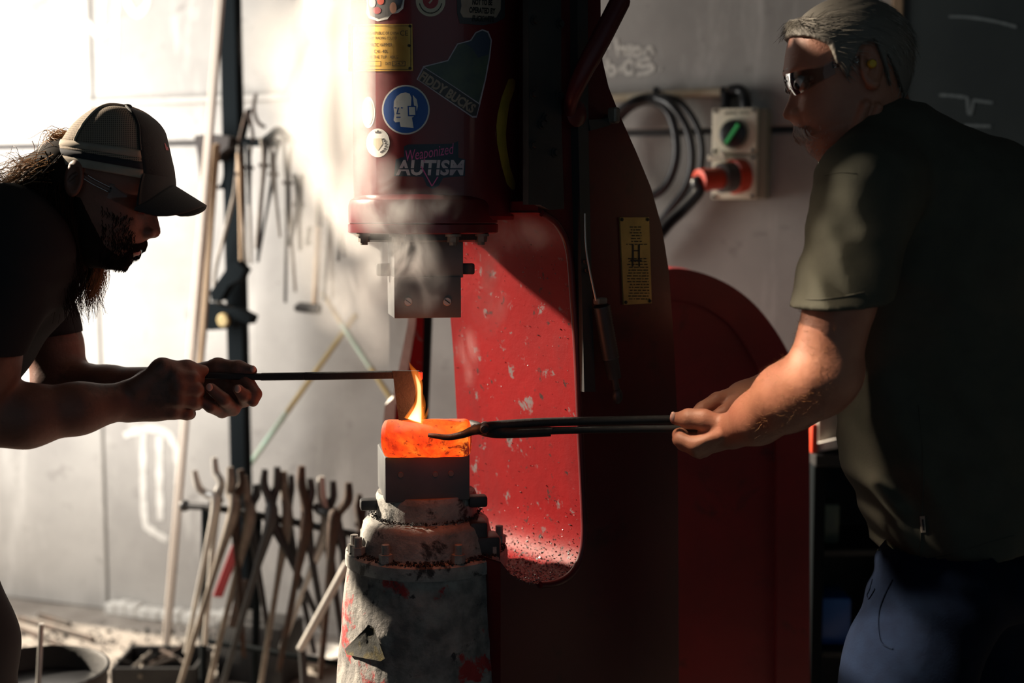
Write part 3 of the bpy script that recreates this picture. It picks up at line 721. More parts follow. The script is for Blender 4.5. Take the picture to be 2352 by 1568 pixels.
# peeling triangular warning label on the pedestal
def PED(px, py, e=0.0):
    p = None; R = .17
    for _ in range(6): p = hit_cyl(px, py, SA, R + e); R = R3 - .003 + (1 - p.z / zb) * .075
    return p
tri = [(846, 1434), (838, 1444), (792, 1490), (797, 1503), (840, 1512), (874, 1518), (884, 1512), (868, 1468), (858, 1440)]
ctr = (840, 1486); v = [PED(*ctr, .004)] ; f = []
for k, s_ in enumerate((.35, .7, 1.0)):
    for i, p in enumerate(tri): v.append(PED(ctr[0] + (p[0] - ctr[0]) * s_, ctr[1] + (p[1] - ctr[1]) * s_, .004 + (.006 if k == 2 else .002) * (.5 + .5 * sin(i * 2.1))))
T = len(tri)
for i in range(T):
    j = (i + 1) % T; f.append((0, 1 + i, 1 + j))
    for k in range(2): f.append((1 + k * T + i, 1 + (k + 1) * T + i, 1 + (k + 1) * T + j, 1 + k * T + j))
mk('warning_label', (v, f), 'sticker_grime', anv, 60)

# ------------------------------------------------------------------ hot billet, cutter, tongs
bl = P(882, 1006, 2.115); br = P(1078, 1004, 2.10); axd = (br - bl).normalized(); L = (br - bl).length; RB = .0305
g = G(); prof = [(0, 0), (RB * .8, .0), (RB * .95, .003), (RB, .009)] + [(RB, L * t) for t in np.linspace(.06, .94, 24)] + [(RB * .97, L - .004), (RB * .85, L), (0, L)]
def bj(p, rad):
    q = p + rad * (.0012 * mnoise.noise(p * 40))
    t = (p - bl).dot(axd) / L
    if .12 < t < .55: q -= rad * .0032 * max(0, mnoise.noise(p * 30 + Vector((3, 1, 2))) + .2) * max(0, -rad.y)
    q.z += -.0015 if rad.z < -.9 else 0
    return q
g.lathe(prof, bl, 72, axd, bj); mk('hot_billet', g, 'hot_steel', None, 60, label='glowing orange-hot round steel billet lying on the lower die', cat='billet')
ct = thing('hot_cut_tool', 'black steel cutting tool with flat bar handle and upright blade, held onto the billet', 'cutting tool', P(915, 962, 2.11))
g = G()
rod = [P(470, 862, 2.135), P(600, 865, 2.13), P(700, 863.5, 2.125), P(905, 860, 2.115)]
for i in range(3):
    a, b_ = rod[i], rod[i + 1]; d = (b_ - a).normalized(); h = (b_ - a).length
    g.box((a + b_) / 2, (h + .002, .012, (.0105, .0118, .0125)[i]), (d, Vector((0, 1, 0)), d.cross(Vector((0, 1, 0))) * -1), .0015)
mk('handle_bar', g, 'iron_black', ct)
bld = [(900, 852), (962, 852), (969, 857), (969, 872), (962, 880), (952, 915), (944, 966), (916, 967), (911, 930), (904, 872)]
g = G(); g.prism([P(*p, 2.108) for p in bld], (0, .011, 0)); mk('blade', g, 'iron_black', ct)
g = G(); g.prism([P(*p, 2.1065) for p in ((961, 853), (970, 857), (970, 871), (962, 875))], (0, .014, 0)); mk('hot_corner', g, 'hot_tip', ct)
# flame on the billet
fl = thing('flame', 'small yellow-orange flame rising from the hot billet beside the blade', 'flame', P(955, 965, 2.085))
def flame(pts, matn, name, Yc=2.082, fy=.55):
    g = G(); q = spline([(p[0], p[1], p[2]) for p in pts], 26); path = [P(a[0], a[1], Yc) for a in q]; rr = [max(.0004, a[2] / F * 2.08) for a in q]
    g.tube(path, rr, 14, squash=(fy, 1.0), up=Vector((0, 1, 0))); return mk(name, g, matn, fl, 180)
flame([(950, 967, 24), (956, 950, 19), (962, 925, 11), (963, 900, 9), (961, 880, 10), (955, 860, 9), (945, 843, 4), (937, 826, .3)], 'flame_outer', 'flame_tongue')
flame([(952, 966, 17), (957, 950, 12), (962, 928, 6.5), (963, 905, 5), (962, 885, 5), (957, 868, 3), (953, 858, .3)], 'flame_inner', 'flame_core')
flame([(968, 966, 9), (971, 945, 6), (974, 928, 4), (973, 910, 1.5), (970, 902, .2)], 'flame_outer', 'flame_tongue')
flame([(975, 962, 4), (982, 945, 3), (984, 932, .3)], 'flame_outer', 'flame_tongue')
gl_ = bpy.data.lights.new('flame_glow', 'POINT'); gl_.energy = 0.5; gl_.color = (1.0, .22, .07); gl_.shadow_soft_size = .03
go_ = bpy.data.objects.new('flame_glow', gl_); COL.objects.link(go_); go_.parent = fl; go_.location = P(966, 925, 2.05) - WPOS[fl.name]
# tongs
tg = thing('blacksmith_tongs', 'long black tongs gripping the glowing billet, held by the grey-haired man', 'tongs', P(1112, 985, 2.07))
def rein(pts, rr, name):
    g = G(); q = spline([(*P(p[0], p[1], p[2]), p[3]) for p in pts], 60); g.tube(VV(q), [a[3] for a in q], 12); return mk(name, g, 'iron_black', tg, 60)
rein([(984, 999, 2.073, .0032), (1000, 1001, 2.071, .0042), (1030, 1004, 2.07, .005), (1062, 998, 2.07, .006), (1085, 989, 2.07, .0075), (1108, 984, 2.065, .009), (1140, 978, 2.075, .0085), (1240, 970, 2.08, .0075), (1400, 966, 2.09, .0072), (1540, 963, 2.10, .007), (1690, 962, 2.11, .007), (1740, 962, 2.115, .006)], None, 'rein')
rein([(1082, 972, 2.14, .006), (1095, 978, 2.12, .0075), (1110, 988, 2.09, .009), (1150, 994, 2.07, .0088), (1260, 991, 2.07, .008), (1264, 989, 2.07, .0062), (1400, 986, 2.075, .006), (1560, 984, 2.08, .006), (1690, 985, 2.09, .006), (1740, 985, 2.1, .005)], None, 'rein')
q = P(1113, 985, 2.055); g = G(); g.lathe([(.0, .006), (.006, .005), (.008, 0), (.008, -.03)][::-1], q, 16, Vector((0, -1, 0))); mk('rivet', g, 'iron_black', tg, 50)
# ------------------------------------------------------------------ people
def PA(px, py, Y): return np.array(P(px, py, Y))
class Head:
    """side-traced head: local axes (f forward, h up, l lateral towards the camera)"""
    def __init__(s, opx, opy, Y, up, fwd, front, base, back, width):
        s.O = PA(opx, opy, Y); s.sc = Y / F; s.u = np.array([up[0], 0, -up[1]]); s.f = np.array([fwd[0], 0, -fwd[1]]); s.u /= np.linalg.norm(s.u); s.f /= np.linalg.norm(s.f)
        s.l = np.array([0, -1.0, 0]); s.opx, s.opy, s.Y = opx, opy, Y
        def loc(p): w_ = PA(p[0], p[1], Y) - s.O; return w_.dot(s.u), w_.dot(s.f)
        def arr(pts):
            q = sorted(loc(p) for p in pts); return np.array([a[0] for a in q]), np.array([a[1] for a in q])
        s.front, s.base, s.back = arr(front), arr(base), arr(back)
        s.h0, s.h1 = s.front[0][0], s.front[0][-1]
        s.w = (np.array([a for a, _ in width]) * (s.h1 - s.h0) + s.h0, np.array([b for _, b in width]))
        s.loc = loc
    def W(s, f, h, l): return s.O + s.f * f + s.u * h + s.l * l
    def lc(s, px, py, l=0.0): h, f = s.loc((px, py)); return s.W(f, h, l)
    def radius(s, h):
        hh = np.clip(h, s.h0, s.h1); fr = np.interp(hh, *s.front); ba = np.interp(hh, *s.base); bk = np.interp(hh, *s.back); wd = np.interp(hh, *s.w); return fr, ba, bk, wd
    def sdf(s, nose_sig=.013, disp=None, grow=0.0, p=2.3, hrange=None):
        u, fv = s.u, s.f; O = s.O
        def fn(x, y, z):
            dx, dy, dz = x - O[0], y - O[1], z - O[2]
            h = dx * u[0] + dz * u[2] + 0 * dy; f = dx * fv[0] + dz * fv[2] + 0 * dy; l = -dy + 0 * dx + 0 * dz
            hs = np.linspace(s.h0, s.h1, 400); fr, ba, bk, wd = s.radius(hs)
            ix = np.clip((h - s.h0) / (s.h1 - s.h0) * 399, 0, 399); i0 = np.minimum(ix.astype(np.int32), 398); t = (ix - i0).astype(np.float32)
            def g_(a): a = a.astype(np.float32); return a[i0] * (1 - t) + a[i0 + 1] * t
            FR, BA, BK, WD = g_(fr), g_(ba), g_(bk), g_(wd)
            ex = np.maximum(FR - BA, 0); f2 = f - ex * np.exp(-(l / nose_sig) ** 2)
            if disp is not None: f2 = f2 - disp(h, l)
            c = BK + .46 * (BA - BK); fr_ = f2 - c; R = np.where(fr_ > 0, BA - c, c - BK) + grow; R = np.maximum(R, .002); Wd = np.maximum(WD + grow, .002)
            q = (np.abs(fr_ / R) ** p + np.abs(l / Wd) ** p) ** (1 / p)
            d = (q - 1) * np.minimum(R, Wd) * .9
            out = np.maximum(s.h0 - h, h - s.h1) + (.014 if grow > .006 else -grow)
            return np.where(out > 0, np.maximum(d, out), d)
        return fn
    def bounds(s, m=.02):
        c = []
        for h in (s.h0, s.h1):
            for f in (min(s.back[1].min(), s.front[1].min()), s.front[1].max()):
                for l in (-.1, .1): c.append(s.W(f, h, l))
        c = np.array(c); return c.min(0) - m, c.max(0) + m
def gauss2(h, l, h0, l0, sh, sl_): return np.exp(-((h - h0) / sh) ** 2 - ((np.abs(l) - l0) / sl_) ** 2)
def strands(name, roots, n_seg, width, matn, parent, seed=1):
    """roots: list of polylines (list of Vector); flat three-sided tapering strands joined into one part"""
    g = G(); r_ = random.Random(seed)
    for pl in roots:
        m = len(pl); g.tube(pl, [width * (1 - .8 * i / (m - 1)) for i in range(m)], 3, cap=False)
    return mk(name, g, matn, parent, 180, kind='stuff')

# ============================================================ grey-haired man on the right
rm = thing('person', 'grey-haired man in olive t-shirt and clear glasses holding the tongs, at right', 'person', (P(2120, 1300, 2.08).x, 2.08, 0))
RH = Head(1940, 190, 2.03, (-.30, -.954), (-.954, .30),
    front=[(1950, 14), (1905, 20), (1860, 36), (1828, 62), (1812, 92), (1806, 125), (1803, 152), (1804, 172), (1811, 190), (1817, 210), (1810, 232), (1801, 252), (1797, 263), (1801, 272), (1818, 279), (1824, 286), (1829, 300), (1838, 309), (1843, 313), (1839, 318), (1843, 325), (1854, 330), (1858, 342), (1868, 353), (1884, 362), (1905, 368), (1960, 378)],
    base=[(1950, 14), (1905, 20), (1860, 36), (1828, 62), (1812, 92), (1806, 125), (1803, 152), (1806, 172), (1818, 190), (1825, 210), (1826, 232), (1824, 252), (1823, 263), (1823, 272), (1823, 279), (1825, 286), (1829, 300), (1838, 309), (1843, 313), (1839, 318), (1843, 325), (1854, 330), (1858, 342), (1868, 353), (1884, 362), (1905, 368), (1960, 378)],
    back=[(1950, 14), (2000, 20), (2040, 45), (2066, 85), (2078, 130), (2080, 170), (2070, 210), (2050, 250), (2030, 290), (2005, 330), (1960, 378)],
    width=[(0, .015), (.03, .03), (.08, .042), (.18, .054), (.30, .062), (.45, .067), (.58, .072), (.72, .075), (.84, .068), (.93, .048), (.98, .024), (1, .006)])
eh, ef = RH.loc((1830, 195))
def rdisp(h, l):
    mh = RH.loc((1845, 312))[0]
    return -.010 * gauss2(h, l, eh, .033, .012, .016) + .004 * gauss2(h, l, eh + .022, .030, .008, .022) + .005 * gauss2(h, l, eh - .035, .042, .018, .016) - .003 * gauss2(h, l, mh, .0, .0025, .022) - .003 * gauss2(h, l, mh + .012, .028, .018, .006)
lo, hi = RH.bounds(.02); lo[2] -= .09; hi[0] += .10; lo[0] -= .005
s = SDF(lo, hi, .0021); s.add(RH.sdf(.0125, rdisp), *RH.bounds(), k=.004)
# neck, jaw corner, cheek, brow
s.cone(PA(1985, 235, 2.05), PA(2050, 400, 2.07), .062, .070, .02)
s.cone(PA(1930, 300, 2.03), PA(1990, 420, 2.05), .045, .055, .02)
nl, nf = RH.loc((1812, 268))
for sgn in (-1, 1):
    s.ell(RH.W(nf - .010, nl, sgn * .013), (.010, .009, .008), k=.006)
    s.ell(RH.lc(1833, 196, sgn * .031), (.0115,) * 3, k=.002)
    s.cone(RH.lc(1836, 186, sgn * .018), RH.lc(1846, 189, sgn * .044), .0035, .003, .003)
    ec = RH.lc(1970, 163, sgn * .073); eu = RH.u * .97 - RH.f * .22; eu /= np.linalg.norm(eu); e2 = np.cross(eu, [0, 1, 0])
    lt = np.array([0, -sgn, 0]) * .9 + RH.f * -.35; lt /= np.linalg.norm(lt); e3 = np.cross(eu, lt)
    s.ell(ec, (.0185, .033, .008), (e3, eu, lt), k=.005); s.ell(ec + RH.u * -.028 + RH.f * .004, (.009, .012, .007), k=.006)
    s.ell(ec + np.array([0, -sgn, 0]) * .008 + RH.f * .002 + RH.u * .004, (.0115, .022, .0055), (e3, eu, lt), k=.003, sub=True)
    s.ell(ec + np.array([0, -sgn, 0]) * .005 + RH.f * .010 - RH.u * .004, (.005, .006, .006), k=.003)
# neck tendons and folds
for (a, b_) in (((1962, 250), (1935, 330)), ((1990, 255), (1965, 345)), ((1975, 300), (1945, 350))):
    s.cone(RH.lc(*a, .066), RH.lc(*b_, .050), .007, .006, .008)
v1, f1 = s.mesh()
# arms + hands
a_lo = np.minimum(PA(1530, 1080, 1.95), PA(1530, 1080, 2.4)) - .02; a_lo[1] = 1.79
s = SDF(a_lo, np.array([PA(2080, 380, 2.3)[0] + .02, 2.41, PA(2000, 560, 2.0)[2] + .03]), .0025)
s.chain([PA(1990, 430, 1.93), PA(1930, 690, 1.885), PA(1892, 850, 1.895), PA(1872, 880, 1.91)], [.056, .050, .050, .047], .012)
s.cone(PA(1916, 850, 1.905), PA(1885, 890, 1.905), .040, .038, .02)
s.chain([PA(1885, 868, 1.905), PA(1810, 912, 1.94), PA(1740, 960, 1.985), PA(1682, 990, 2.03)], [.050, .050, .0385, .029], .02, sq=((0, 1, 0.2), 1.08))
# near hand: metacarpals, knuckles, curled fingers, thumb on top of the rein
wr = PA(1685, 988, 2.035)
s.ell(PA(1645, 995, 2.052), (.030, .018, .026), k=.012)
mc = [(1596, 1020, 2.035), (1600, 1030, 2.048), (1606, 1034, 2.068), (1616, 1032, 2.088)]
fg = [[(1562, 1009, 2.047), (1560, 998, 2.074), (1580, 992, 2.092)], [(1570, 1018, 2.066), (1566, 1002, 2.09), (1585, 990, 2.104)], [(1580, 1022, 2.086), (1577, 1008, 2.106), (1595, 996, 2.114)], [(1594, 1022, 2.102), (1592, 1012, 2.118), (1606, 1000, 2.120)]]
for i in range(4):
    m_ = PA(*mc[i]); s.cone(wr + (m_ - wr) * .15, m_, .017, .0125, .010)
    r0 = (.0118, .0118, .011, .0098)[i]
    s.chain([m_] + [PA(*q) for q in fg[i]], [r0 + .0012, r0, r0 - .001, r0 - .002], .004, .006)
s.chain([PA(1668, 978, 2.03), PA(1618, 964, 2.035), PA(1582, 962, 2.045), PA(1553, 961, 2.055)], [.017, .0150, .0138, .0105], .008, sq=((0, 1, 0), 1.12))
s.cone(PA(1582, 960, 2.043), PA(1612, 962, 2.04), .0145, .0150, .006)
for i in range(3):   # tendon ridges on the back of the hand
    s.cone(PA(1660 - 4 * i, 990 + 6 * i, 2.014), PA(*mc[i]) - np.array([0, .006, 0]), .005, .0065, .008)
# far arm and hand
s.chain([PA(1990, 440, 2.32), PA(1950, 700, 2.34), PA(1905, 830, 2.32)], [.06, .05, .045], .03)
s.chain([PA(1905, 830, 2.32), PA(1830, 870, 2.26), PA(1757, 897, 2.185)], [.046, .04, .0275], .02)
s.ell(PA(1712, 902, 2.165), (.040, .022, .020), (Vector((.93, 0, .36)), Vector((0, 1, 0)), Vector((-.36, 0, .93))), k=.012)
for ch, r0 in (([(1700, 905, 2.150), (1648, 920, 2.136), (1614, 940, 2.122), (1594, 956, 2.115)], .0132), ([(1705, 918, 2.165), (1662, 938, 2.150), (1644, 952, 2.135), (1648, 964, 2.12)], .0118), ([(1712, 925, 2.18), (1680, 948, 2.168), (1664, 962, 2.148), (1666, 974, 2.128)], .0112), ([(1722, 928, 2.19), (1698, 952, 2.18), (1684, 968, 2.16), (1684, 978, 2.14)], .010), ([(1728, 905, 2.145), (1690, 928, 2.125), (1662, 948, 2.105), (1640, 958, 2.096)], .0125)):
    s.chain([PA(*q) for q in ch], [r0 + .003, r0 + .0008, r0 - .0005, r0 - .0028], .004, .010)
s.cone(PA(1757, 897, 2.185), PA(1705, 908, 2.165), .026, .019, .015)
v2, f2 = s.mesh(); v2 = smooth_mesh(v2, f2, 1, .4)
mk('body', join_geo([(v1, f1), (v2, f2)]), 'skin_right', rm, 180)
hr_r = random.Random(31); pls = []
msk_ = np.where((v2[:, 0] > P(1700, 900, 1.98).x) & (v2[:, 0] < P(1900, 800, 1.9).x) & (v2[:, 1] < 2.02) & (v2[:, 2] > P(1800, 1000, 1.95).z))[0]
for _ in range(900):
    q_ = Vector(v2[msk_[hr_r.randrange(len(msk_))]]); d_ = Vector((-.55 + hr_r.gauss(0, .3), -.45 + hr_r.gauss(0, .3), .15 + hr_r.gauss(0, .4))).normalized() * (.006 + .006 * hr_r.random()); pls.append([q_, q_ + d_ * .5, q_ + d_])
strands('arm_hair', pls, 2, .00022, 'hair_brown', rm)
# thumb nail, ear plug, eyes
g = G(); g.ball(PA(1546, 957, 2.0515), (.005, .006, .0085), 12, 8); mk('thumbnail', g, 'nail', rm, 180)
pe = RH.lc(1969, 161, .0845); g = G(); g.lathe([(.0, .004), (.005, .003), (.0065, 0), (.0065, -.012)][::-1], pe, 16, Vector((0, -1, 0))); mk('ear_plug', g, 'ear_plug', rm, 40)
for sgn in (1, -1):
    e = RH.lc(1831, 195, sgn * .031); g = G(); g.ball(e, .0113, 16, 12); eb = mk('eyeball', g, 'eye_white', rm, 180)
    g = G(); g.ball(e + RH.f * .0068 - RH.u * .002 + RH.l * sgn * .002, .0066, 14, 10); mk('iris', g, 'eye_dark', eb, 180)
# hair: shell + strands
lo, hi = RH.bounds(.03); s = SDF(lo, hi, .0026); s.add(RH.sdf(.0125, None, .0085, 2.3), *RH.bounds(.02), k=.002)
def hair_cut(x, y, z):
    """keep only the scalp: distance outside a hairline described in the head's own plane"""
    dx, dz = x - RH.O[0], z - RH.O[2]; h = dx * RH.u[0] + dz * RH.u[2] + 0 * y; f = dx * RH.f[0] + dz * RH.f[2] + 0 * y
    line = [(1770, 30), (1808, 88), (1842, 96), (1880, 118), (1893, 150), (1903, 192), (1918, 196), (1926, 160), (1945, 118), (1975, 104), (2000, 125), (2012, 170), (2020, 215), (2060, 232), (2120, 240)]
    lf = sorted((-(RH.loc(p)[1]), RH.loc(p)[0]) for p in line); xs = np.array([a[0] for a in lf]); hs = np.array([a[1] for a in lf])
    return np.interp(-f, xs, hs) - h
s.ell(RH.lc(1945, 128, 0), (.098, .089, .079), (Vector(RH.f), Vector(RH.u), Vector((0, 1, 0))), k=.012)
n_ = s.F.shape; ax_ = [(np.arange(n_[d]) * s.h + s.o[d]) for d in range(3)]
s.F = np.maximum(s.F, hair_cut(ax_[0][:, None, None], ax_[1][None, :, None], ax_[2][None, None, :]).astype(np.float32))
v, f = s.mesh(); v = smooth_mesh(v, f, 2, .5)
hr = mk('hair', (v, f), 'hair_greydark', rm, 180)
r_ = random.Random(11); pls = []
cen = RH.O + RH.u * .01
for _ in range(3600):
    p = v[r_.randrange(len(v))]; o = p - cen; lx = -(p[1] - RH.O[1]); ff = (p - RH.O).dot(RH.f); hh = (p - RH.O).dot(RH.u)
    nrm = o / np.linalg.norm(o)
    flow = (-RH.f * .9 + RH.u * -.25) if hh > .035 else (-RH.f * .45 - RH.u * .9)
    if ff > .06 and hh > .03: flow = RH.f * .35 * (ff - .06) / .03 - RH.f * .5 + np.array([0, -.5, 0]) * np.sign(lx) * .4 + RH.u * .5
    flow = flow + np.array([r_.gauss(0, .22), r_.gauss(0, .22), r_.gauss(0, .22)]); flow -= nrm * flow.dot(nrm); flow /= np.linalg.norm(flow)
    L = (.030 if hh > .03 else .016) * (.6 + .7 * r_.random()); pl = []
    for i in range(5): t = i / 4; pl.append(Vector(p - nrm * .002 + flow * L * t + nrm * (.0045 * t - .006 * t * t + .002 * r_.random() * t) + RH.u * 0))
    pls.append(pl)
# forelock sticking out over the forehead
for _ in range(260):
    b_ = RH.lc(1828 + r_.random() * 40, 52 + r_.random() * 26, r_.gauss(0, .028)); e_ = RH.lc(1797 + r_.random() * 22, 62 + r_.random() * 30, r_.gauss(0, .03)); pls.append([Vector(b_ * (1 - t) + e_ * t + RH.u * .010 * sin(pi * t)) for t in (0, .3, .6, 1)])
strands('hair_strand', pls[::2], 4, .00055, 'hair_grey', hr); strands('hair_strand', pls[1::2], 4, .0006, 'hair_greydark', hr)
pls = []
for _ in range(230):          # moustache
    l0 = r_.gauss(0, .016); c = RH.lc(1827 + abs(l0) * 260, 287 + r_.random() * 8 + abs(l0) * 300, l0); e_ = c - RH.u * (.014 + .008 * r_.random()) + RH.f * (.003 - abs(l0) * .25) + RH.l * np.sign(l0) * .006
    c = c + RH.f * .0015; pls.append([Vector(c), Vector((c + e_) / 2 + RH.f * .004), Vector(e_)])
strands('moustache', pls, 2, .0007, 'moustache_grey', rm)
pls = []
for _ in range(520):          # stubble on chin and cheek
    h_ = RH.loc((1865, 335))[0] + r_.gauss(0, .016); l0 = r_.gauss(0, .022); fr, ba, bk, wd = RH.radius(h_); c_ = bk + .46 * (ba - bk); l0 = max(-wd * .95, min(wd * .95, l0)); f_ = c_ + (ba - c_) * max(0, 1 - abs(l0 / wd) ** 2.3) ** (1 / 2.3)
    c = RH.W(f_, h_, l0); pls.append([Vector(c), Vector(c + RH.f * .003 - RH.u * .004)])
strands('stubble', pls, 1, .0004, 'moustache_grey', rm)
for sgn in (1, -1):
    pls = []
    for _ in range(90):
        t = r_.random(); c = RH.lc(1815 + 32 * t, 166 + 6 * t + r_.gauss(0, 2), sgn * (.014 + .034 * t)) + RH.f * (.006 - .003 * t); pls.append([Vector(c), Vector(c - RH.f * .007 + RH.u * .004 * (1 - t) + RH.l * sgn * .004)])
    strands('eyebrow', pls, 1, .0005, 'hair_grey', rm)
def glasses(HD, ex, ey, lw_, hh, parent, earpt, matt='clear_lens', fo=.02, rimm='plastic_smoke'):
    gl = thing_child('safety_glasses', parent, HD.lc(ex, ey, 0))
    h0, f0 = HD.loc((ex, ey)); n = 28
    for sgn in (1, -1):
        g = G(); v = []; f = []
        for i in range(n + 1):
            l = sgn * (.006 + (lw_ - .006) * i / n); a = abs(l) / lw_; ff = f0 - .052 * a ** 3.2 - .006 * a
            top = hh * (1 - .35 * a ** 4); bot = -hh * (1.0 - .55 * a ** 3) * (1 if i > 2 else .45)
            for th in (0, -.0016):
                for hv in (bot, bot * .5, 0, top * .5, top): v.append(HD.W(ff + th - .004 * (hv / hh) ** 2, h0 + hv, l))
        for i in range(n):
            for k in range(4):
                a_ = i * 10 + k; f.append((a_, a_ + 1, a_ + 11, a_ + 10)); f.append((a_ + 5, a_ + 15, a_ + 16, a_ + 6))
            for k in (0, 4): a_ = i * 10 + k; f.append((a_, a_ + 10, a_ + 15, a_ + 5))
        for i in (0, n):
            for k in range(4): a_ = i * 10 + k; f.append((a_, a_ + 5, a_ + 6, a_ + 1))
        g.add(v, f); mk('lens', g, matt, gl, 50)
        # bottom and brow rims
        g = G(); pts = []
        for i in range(n + 1): l = sgn * (.006 + (lw_ - .006) * i / n); a = abs(l) / lw_; pts.append(Vector(HD.W(f0 - .052 * a ** 3.2 - .006 * a - .004, h0 + hh * (1 - .35 * a ** 4), l)))
        g.tube(pts, .0013, 6); mk('brow_rim', g, rimm, gl, 60)
        pe_ = HD.W(f0 - .058, h0 + .004, sgn * lw_); ep = HD.lc(*earpt, sgn * .076)
        g = G(); g.tube(VV(spline([pe_, (pe_ + ep) / 2 + HD.l * sgn * .003, ep, ep - HD.f * .012 - HD.u * .015], 16)), [.0042] * 16, 8, squash=(1, .45)); mk('temple', g, 'clear_lens' if rimm == 'plastic_smoke' else rimm, gl, 60)
    g = G(); g.tube([Vector(HD.W(f0 - .002, h0 + .004, -.008)), Vector(HD.W(f0, h0 + .007, 0)), Vector(HD.W(f0 - .002, h0 + .004, .008))], .002, 8); mk('bridge', g, rimm, gl, 60)
    return gl
def thing_child(name, parent, loc):
    o = bpy.data.objects.new(name, None); COL.objects.link(o); o.parent = parent; o.location = Vector(loc) - WPOS[parent.name]; o.empty_display_size = .02; WPOS[o.name] = Vector(loc); return o
glasses(RH, 1805, 194, .069, .021, rm, (1948, 150))
# olive t-shirt
def slices_sdf(sl_, folds=None, p=2.3):
    """sl_: (z, x0, x1, Yc, b)"""
    A = np.array(sorted(sl_)); 
    def fn(x, y, z):
        zz = z + 0 * x + 0 * y
        cx_ = np.interp(zz, A[:, 0], (A[:, 1] + A[:, 2]) / 2); a = np.interp(zz, A[:, 0], (A[:, 2] - A[:, 1]) / 2); yc = np.interp(zz, A[:, 0], A[:, 3]); b = np.interp(zz, A[:, 0], A[:, 4])
        q = (np.abs((x - cx_) / a) ** p + np.abs((y - yc) / b) ** p) ** (1 / p); d = (q - 1) * np.minimum(a, b)
        return np.maximum(d, np.maximum(A[0, 0] - zz, zz - A[-1, 0]))
    return fn
def rowz(py, xl, xr, Yc, b, Yz=None):
    return (P(2100, py, Yz or Yc).z, P(xl, py, Yc).x, P(xr, py, Yc).x, Yc, b)
rows_ = [rowz(246, 2004, 2125, 2.07, .070), rowz(262, 2004, 2145, 2.07, .080), rowz(300, 1990, 2205, 2.07, .120), rowz(345, 1965, 2262, 2.08, .150), rowz(400, 1935, 2318, 2.08, .170), rowz(450, 1922, 2358, 2.085, .172), rowz(500, 1912, 2388, 2.09, .172), rowz(700, 1908, 2412, 2.09, .160), rowz(800, 1908, 2415, 2.09, .162), rowz(900, 1914, 2415, 2.09, .168), rowz(960, 1922, 2414, 2.09, .174), rowz(1060, 1944, 2412, 2.09, .172), rowz(1120, 1966, 2410, 2.09, .172), rowz(1170, 1986, 2408, 2.09, .172), rowz(1215, 2004, 2405, 2.09, .172), rowz(1245, 2008, 2402, 2.09, .173), rowz(1285, 2001, 2402, 2.09, .174), rowz(1400, 2001, 2402, 2.09, .174)]
zs_ = [r[0] for r in rows_]; lo = np.array([min(r[1] for r in rows_) - .12, 1.74, P(2100, 1335, 2.05).z - .02]); hi = np.array([max(r[2] for r in rows_) + .04, 2.46, P(2100, 225, 2.0).z + .03])
s = SDF(lo, hi, .0045); s.add(slices_sdf(rows_), lo, hi, k=.03)
s.cone(PA(2045, 335, 2.0), PA(1996, 438, 1.93), .066, .075, .03); s.cone(PA(1994, 432, 1.928), PA(1921, 730, 1.885), .075, .069, .03)
s.cone(PA(2040, 330, 2.17), PA(1995, 435, 2.27), .066, .078, .03); s.cone(PA(1990, 400, 2.28), PA(1955, 700, 2.33), .083, .066, .03)
s.ell(PA(2285, 520, 2.0), (.085, .09, .13), k=.05)
def shirt_folds(x, y, z):
    d = 0
    for (px, py, Y, ang, wl, amp, sx, sz) in ((2075, 1150, 1.93, 62, .062, .0075, .085, .11), (2010, 1190, 1.98, 30, .05, .006, .06, .07), (2160, 1010, 1.92, 50, .10, .006, .12, .12), (1900, 640, 1.82, 68, .045, .003, .05, .06), (1945, 560, 1.82, 58, .06, .003, .05, .08), (1900, 430, 1.85, 20, .05, .002, .05, .03), (2100, 820, 1.9, 80, .12, .004, .15, .2)):
        c = PA(px, py, Y); a_ = math.radians(ang); t = (x - c[0]) * sin(a_) - (z - c[2]) * -cos(a_) * 1.0
        bend = .35 * np.sin((x - c[0]) * 21 + (z - c[2]) * 17 + px)
        d = d + amp * np.sin(t * 2 * pi / wl + bend) * np.exp(-((x - c[0]) / sx) ** 2 - ((z - c[2]) / sz) ** 2)
    return d + .0015 * np.sin(x * 60 + 3 * np.sin(z * 31)) * np.sin(z * 45 + 2 * np.sin(x * 37 + y * 20))
s.warp(lambda x, y, z: shirt_folds(x, y, z).astype(np.float32) + 0 * y)
# hem and cuff cuts
n_ = s.F.shape; ax_ = [(np.arange(n_[d]) * s.h + s.o[d]) for d in range(3)]; X_, Y_, Z_ = ax_[0][:, None, None], ax_[1][None, :, None], ax_[2][None, None, :]
hx = np.array([P(q, 1200, 2.0).x for q in (1990, 2010, 2060, 2110, 2200, 2352, 2420)]); hz = np.array([P(2100, q, 1.98).z for q in (1276, 1284, 1296, 1301, 1284, 1246, 1235)])
s.F = np.maximum(s.F, (np.interp(X_, hx, hz) - Z_ + 0 * Y_).astype(np.float32))
def cuff(a, b_):
    a = np.array(a); d = np.array(b_) - a; d /= np.linalg.norm(d); return ((X_ - a[0]) * d[0] + (Y_ - a[1]) * d[1] + (Z_ - a[2]) * d[2]), np.sqrt((X_ - a[0]) ** 2 + (Y_ - a[1]) ** 2 + (Z_ - a[2]) ** 2)
for (c0, c1, yl) in ((PA(1922, 700, 1.885), PA(1906, 800, 1.89), 1.95), (PA(1957, 690, 2.33), PA(1940, 790, 2.335), -2.25)):
    pl_, rd = cuff(c0, c1 + np.array([.012, 0, 0])); msk = (rd < .13) & (((Y_ < yl) if yl > 0 else (Y_ > -yl)) + 0 * X_ + 0 * Z_ > 0)
    s.F = np.where(msk, np.maximum(s.F, pl_.astype(np.float32)), s.F)
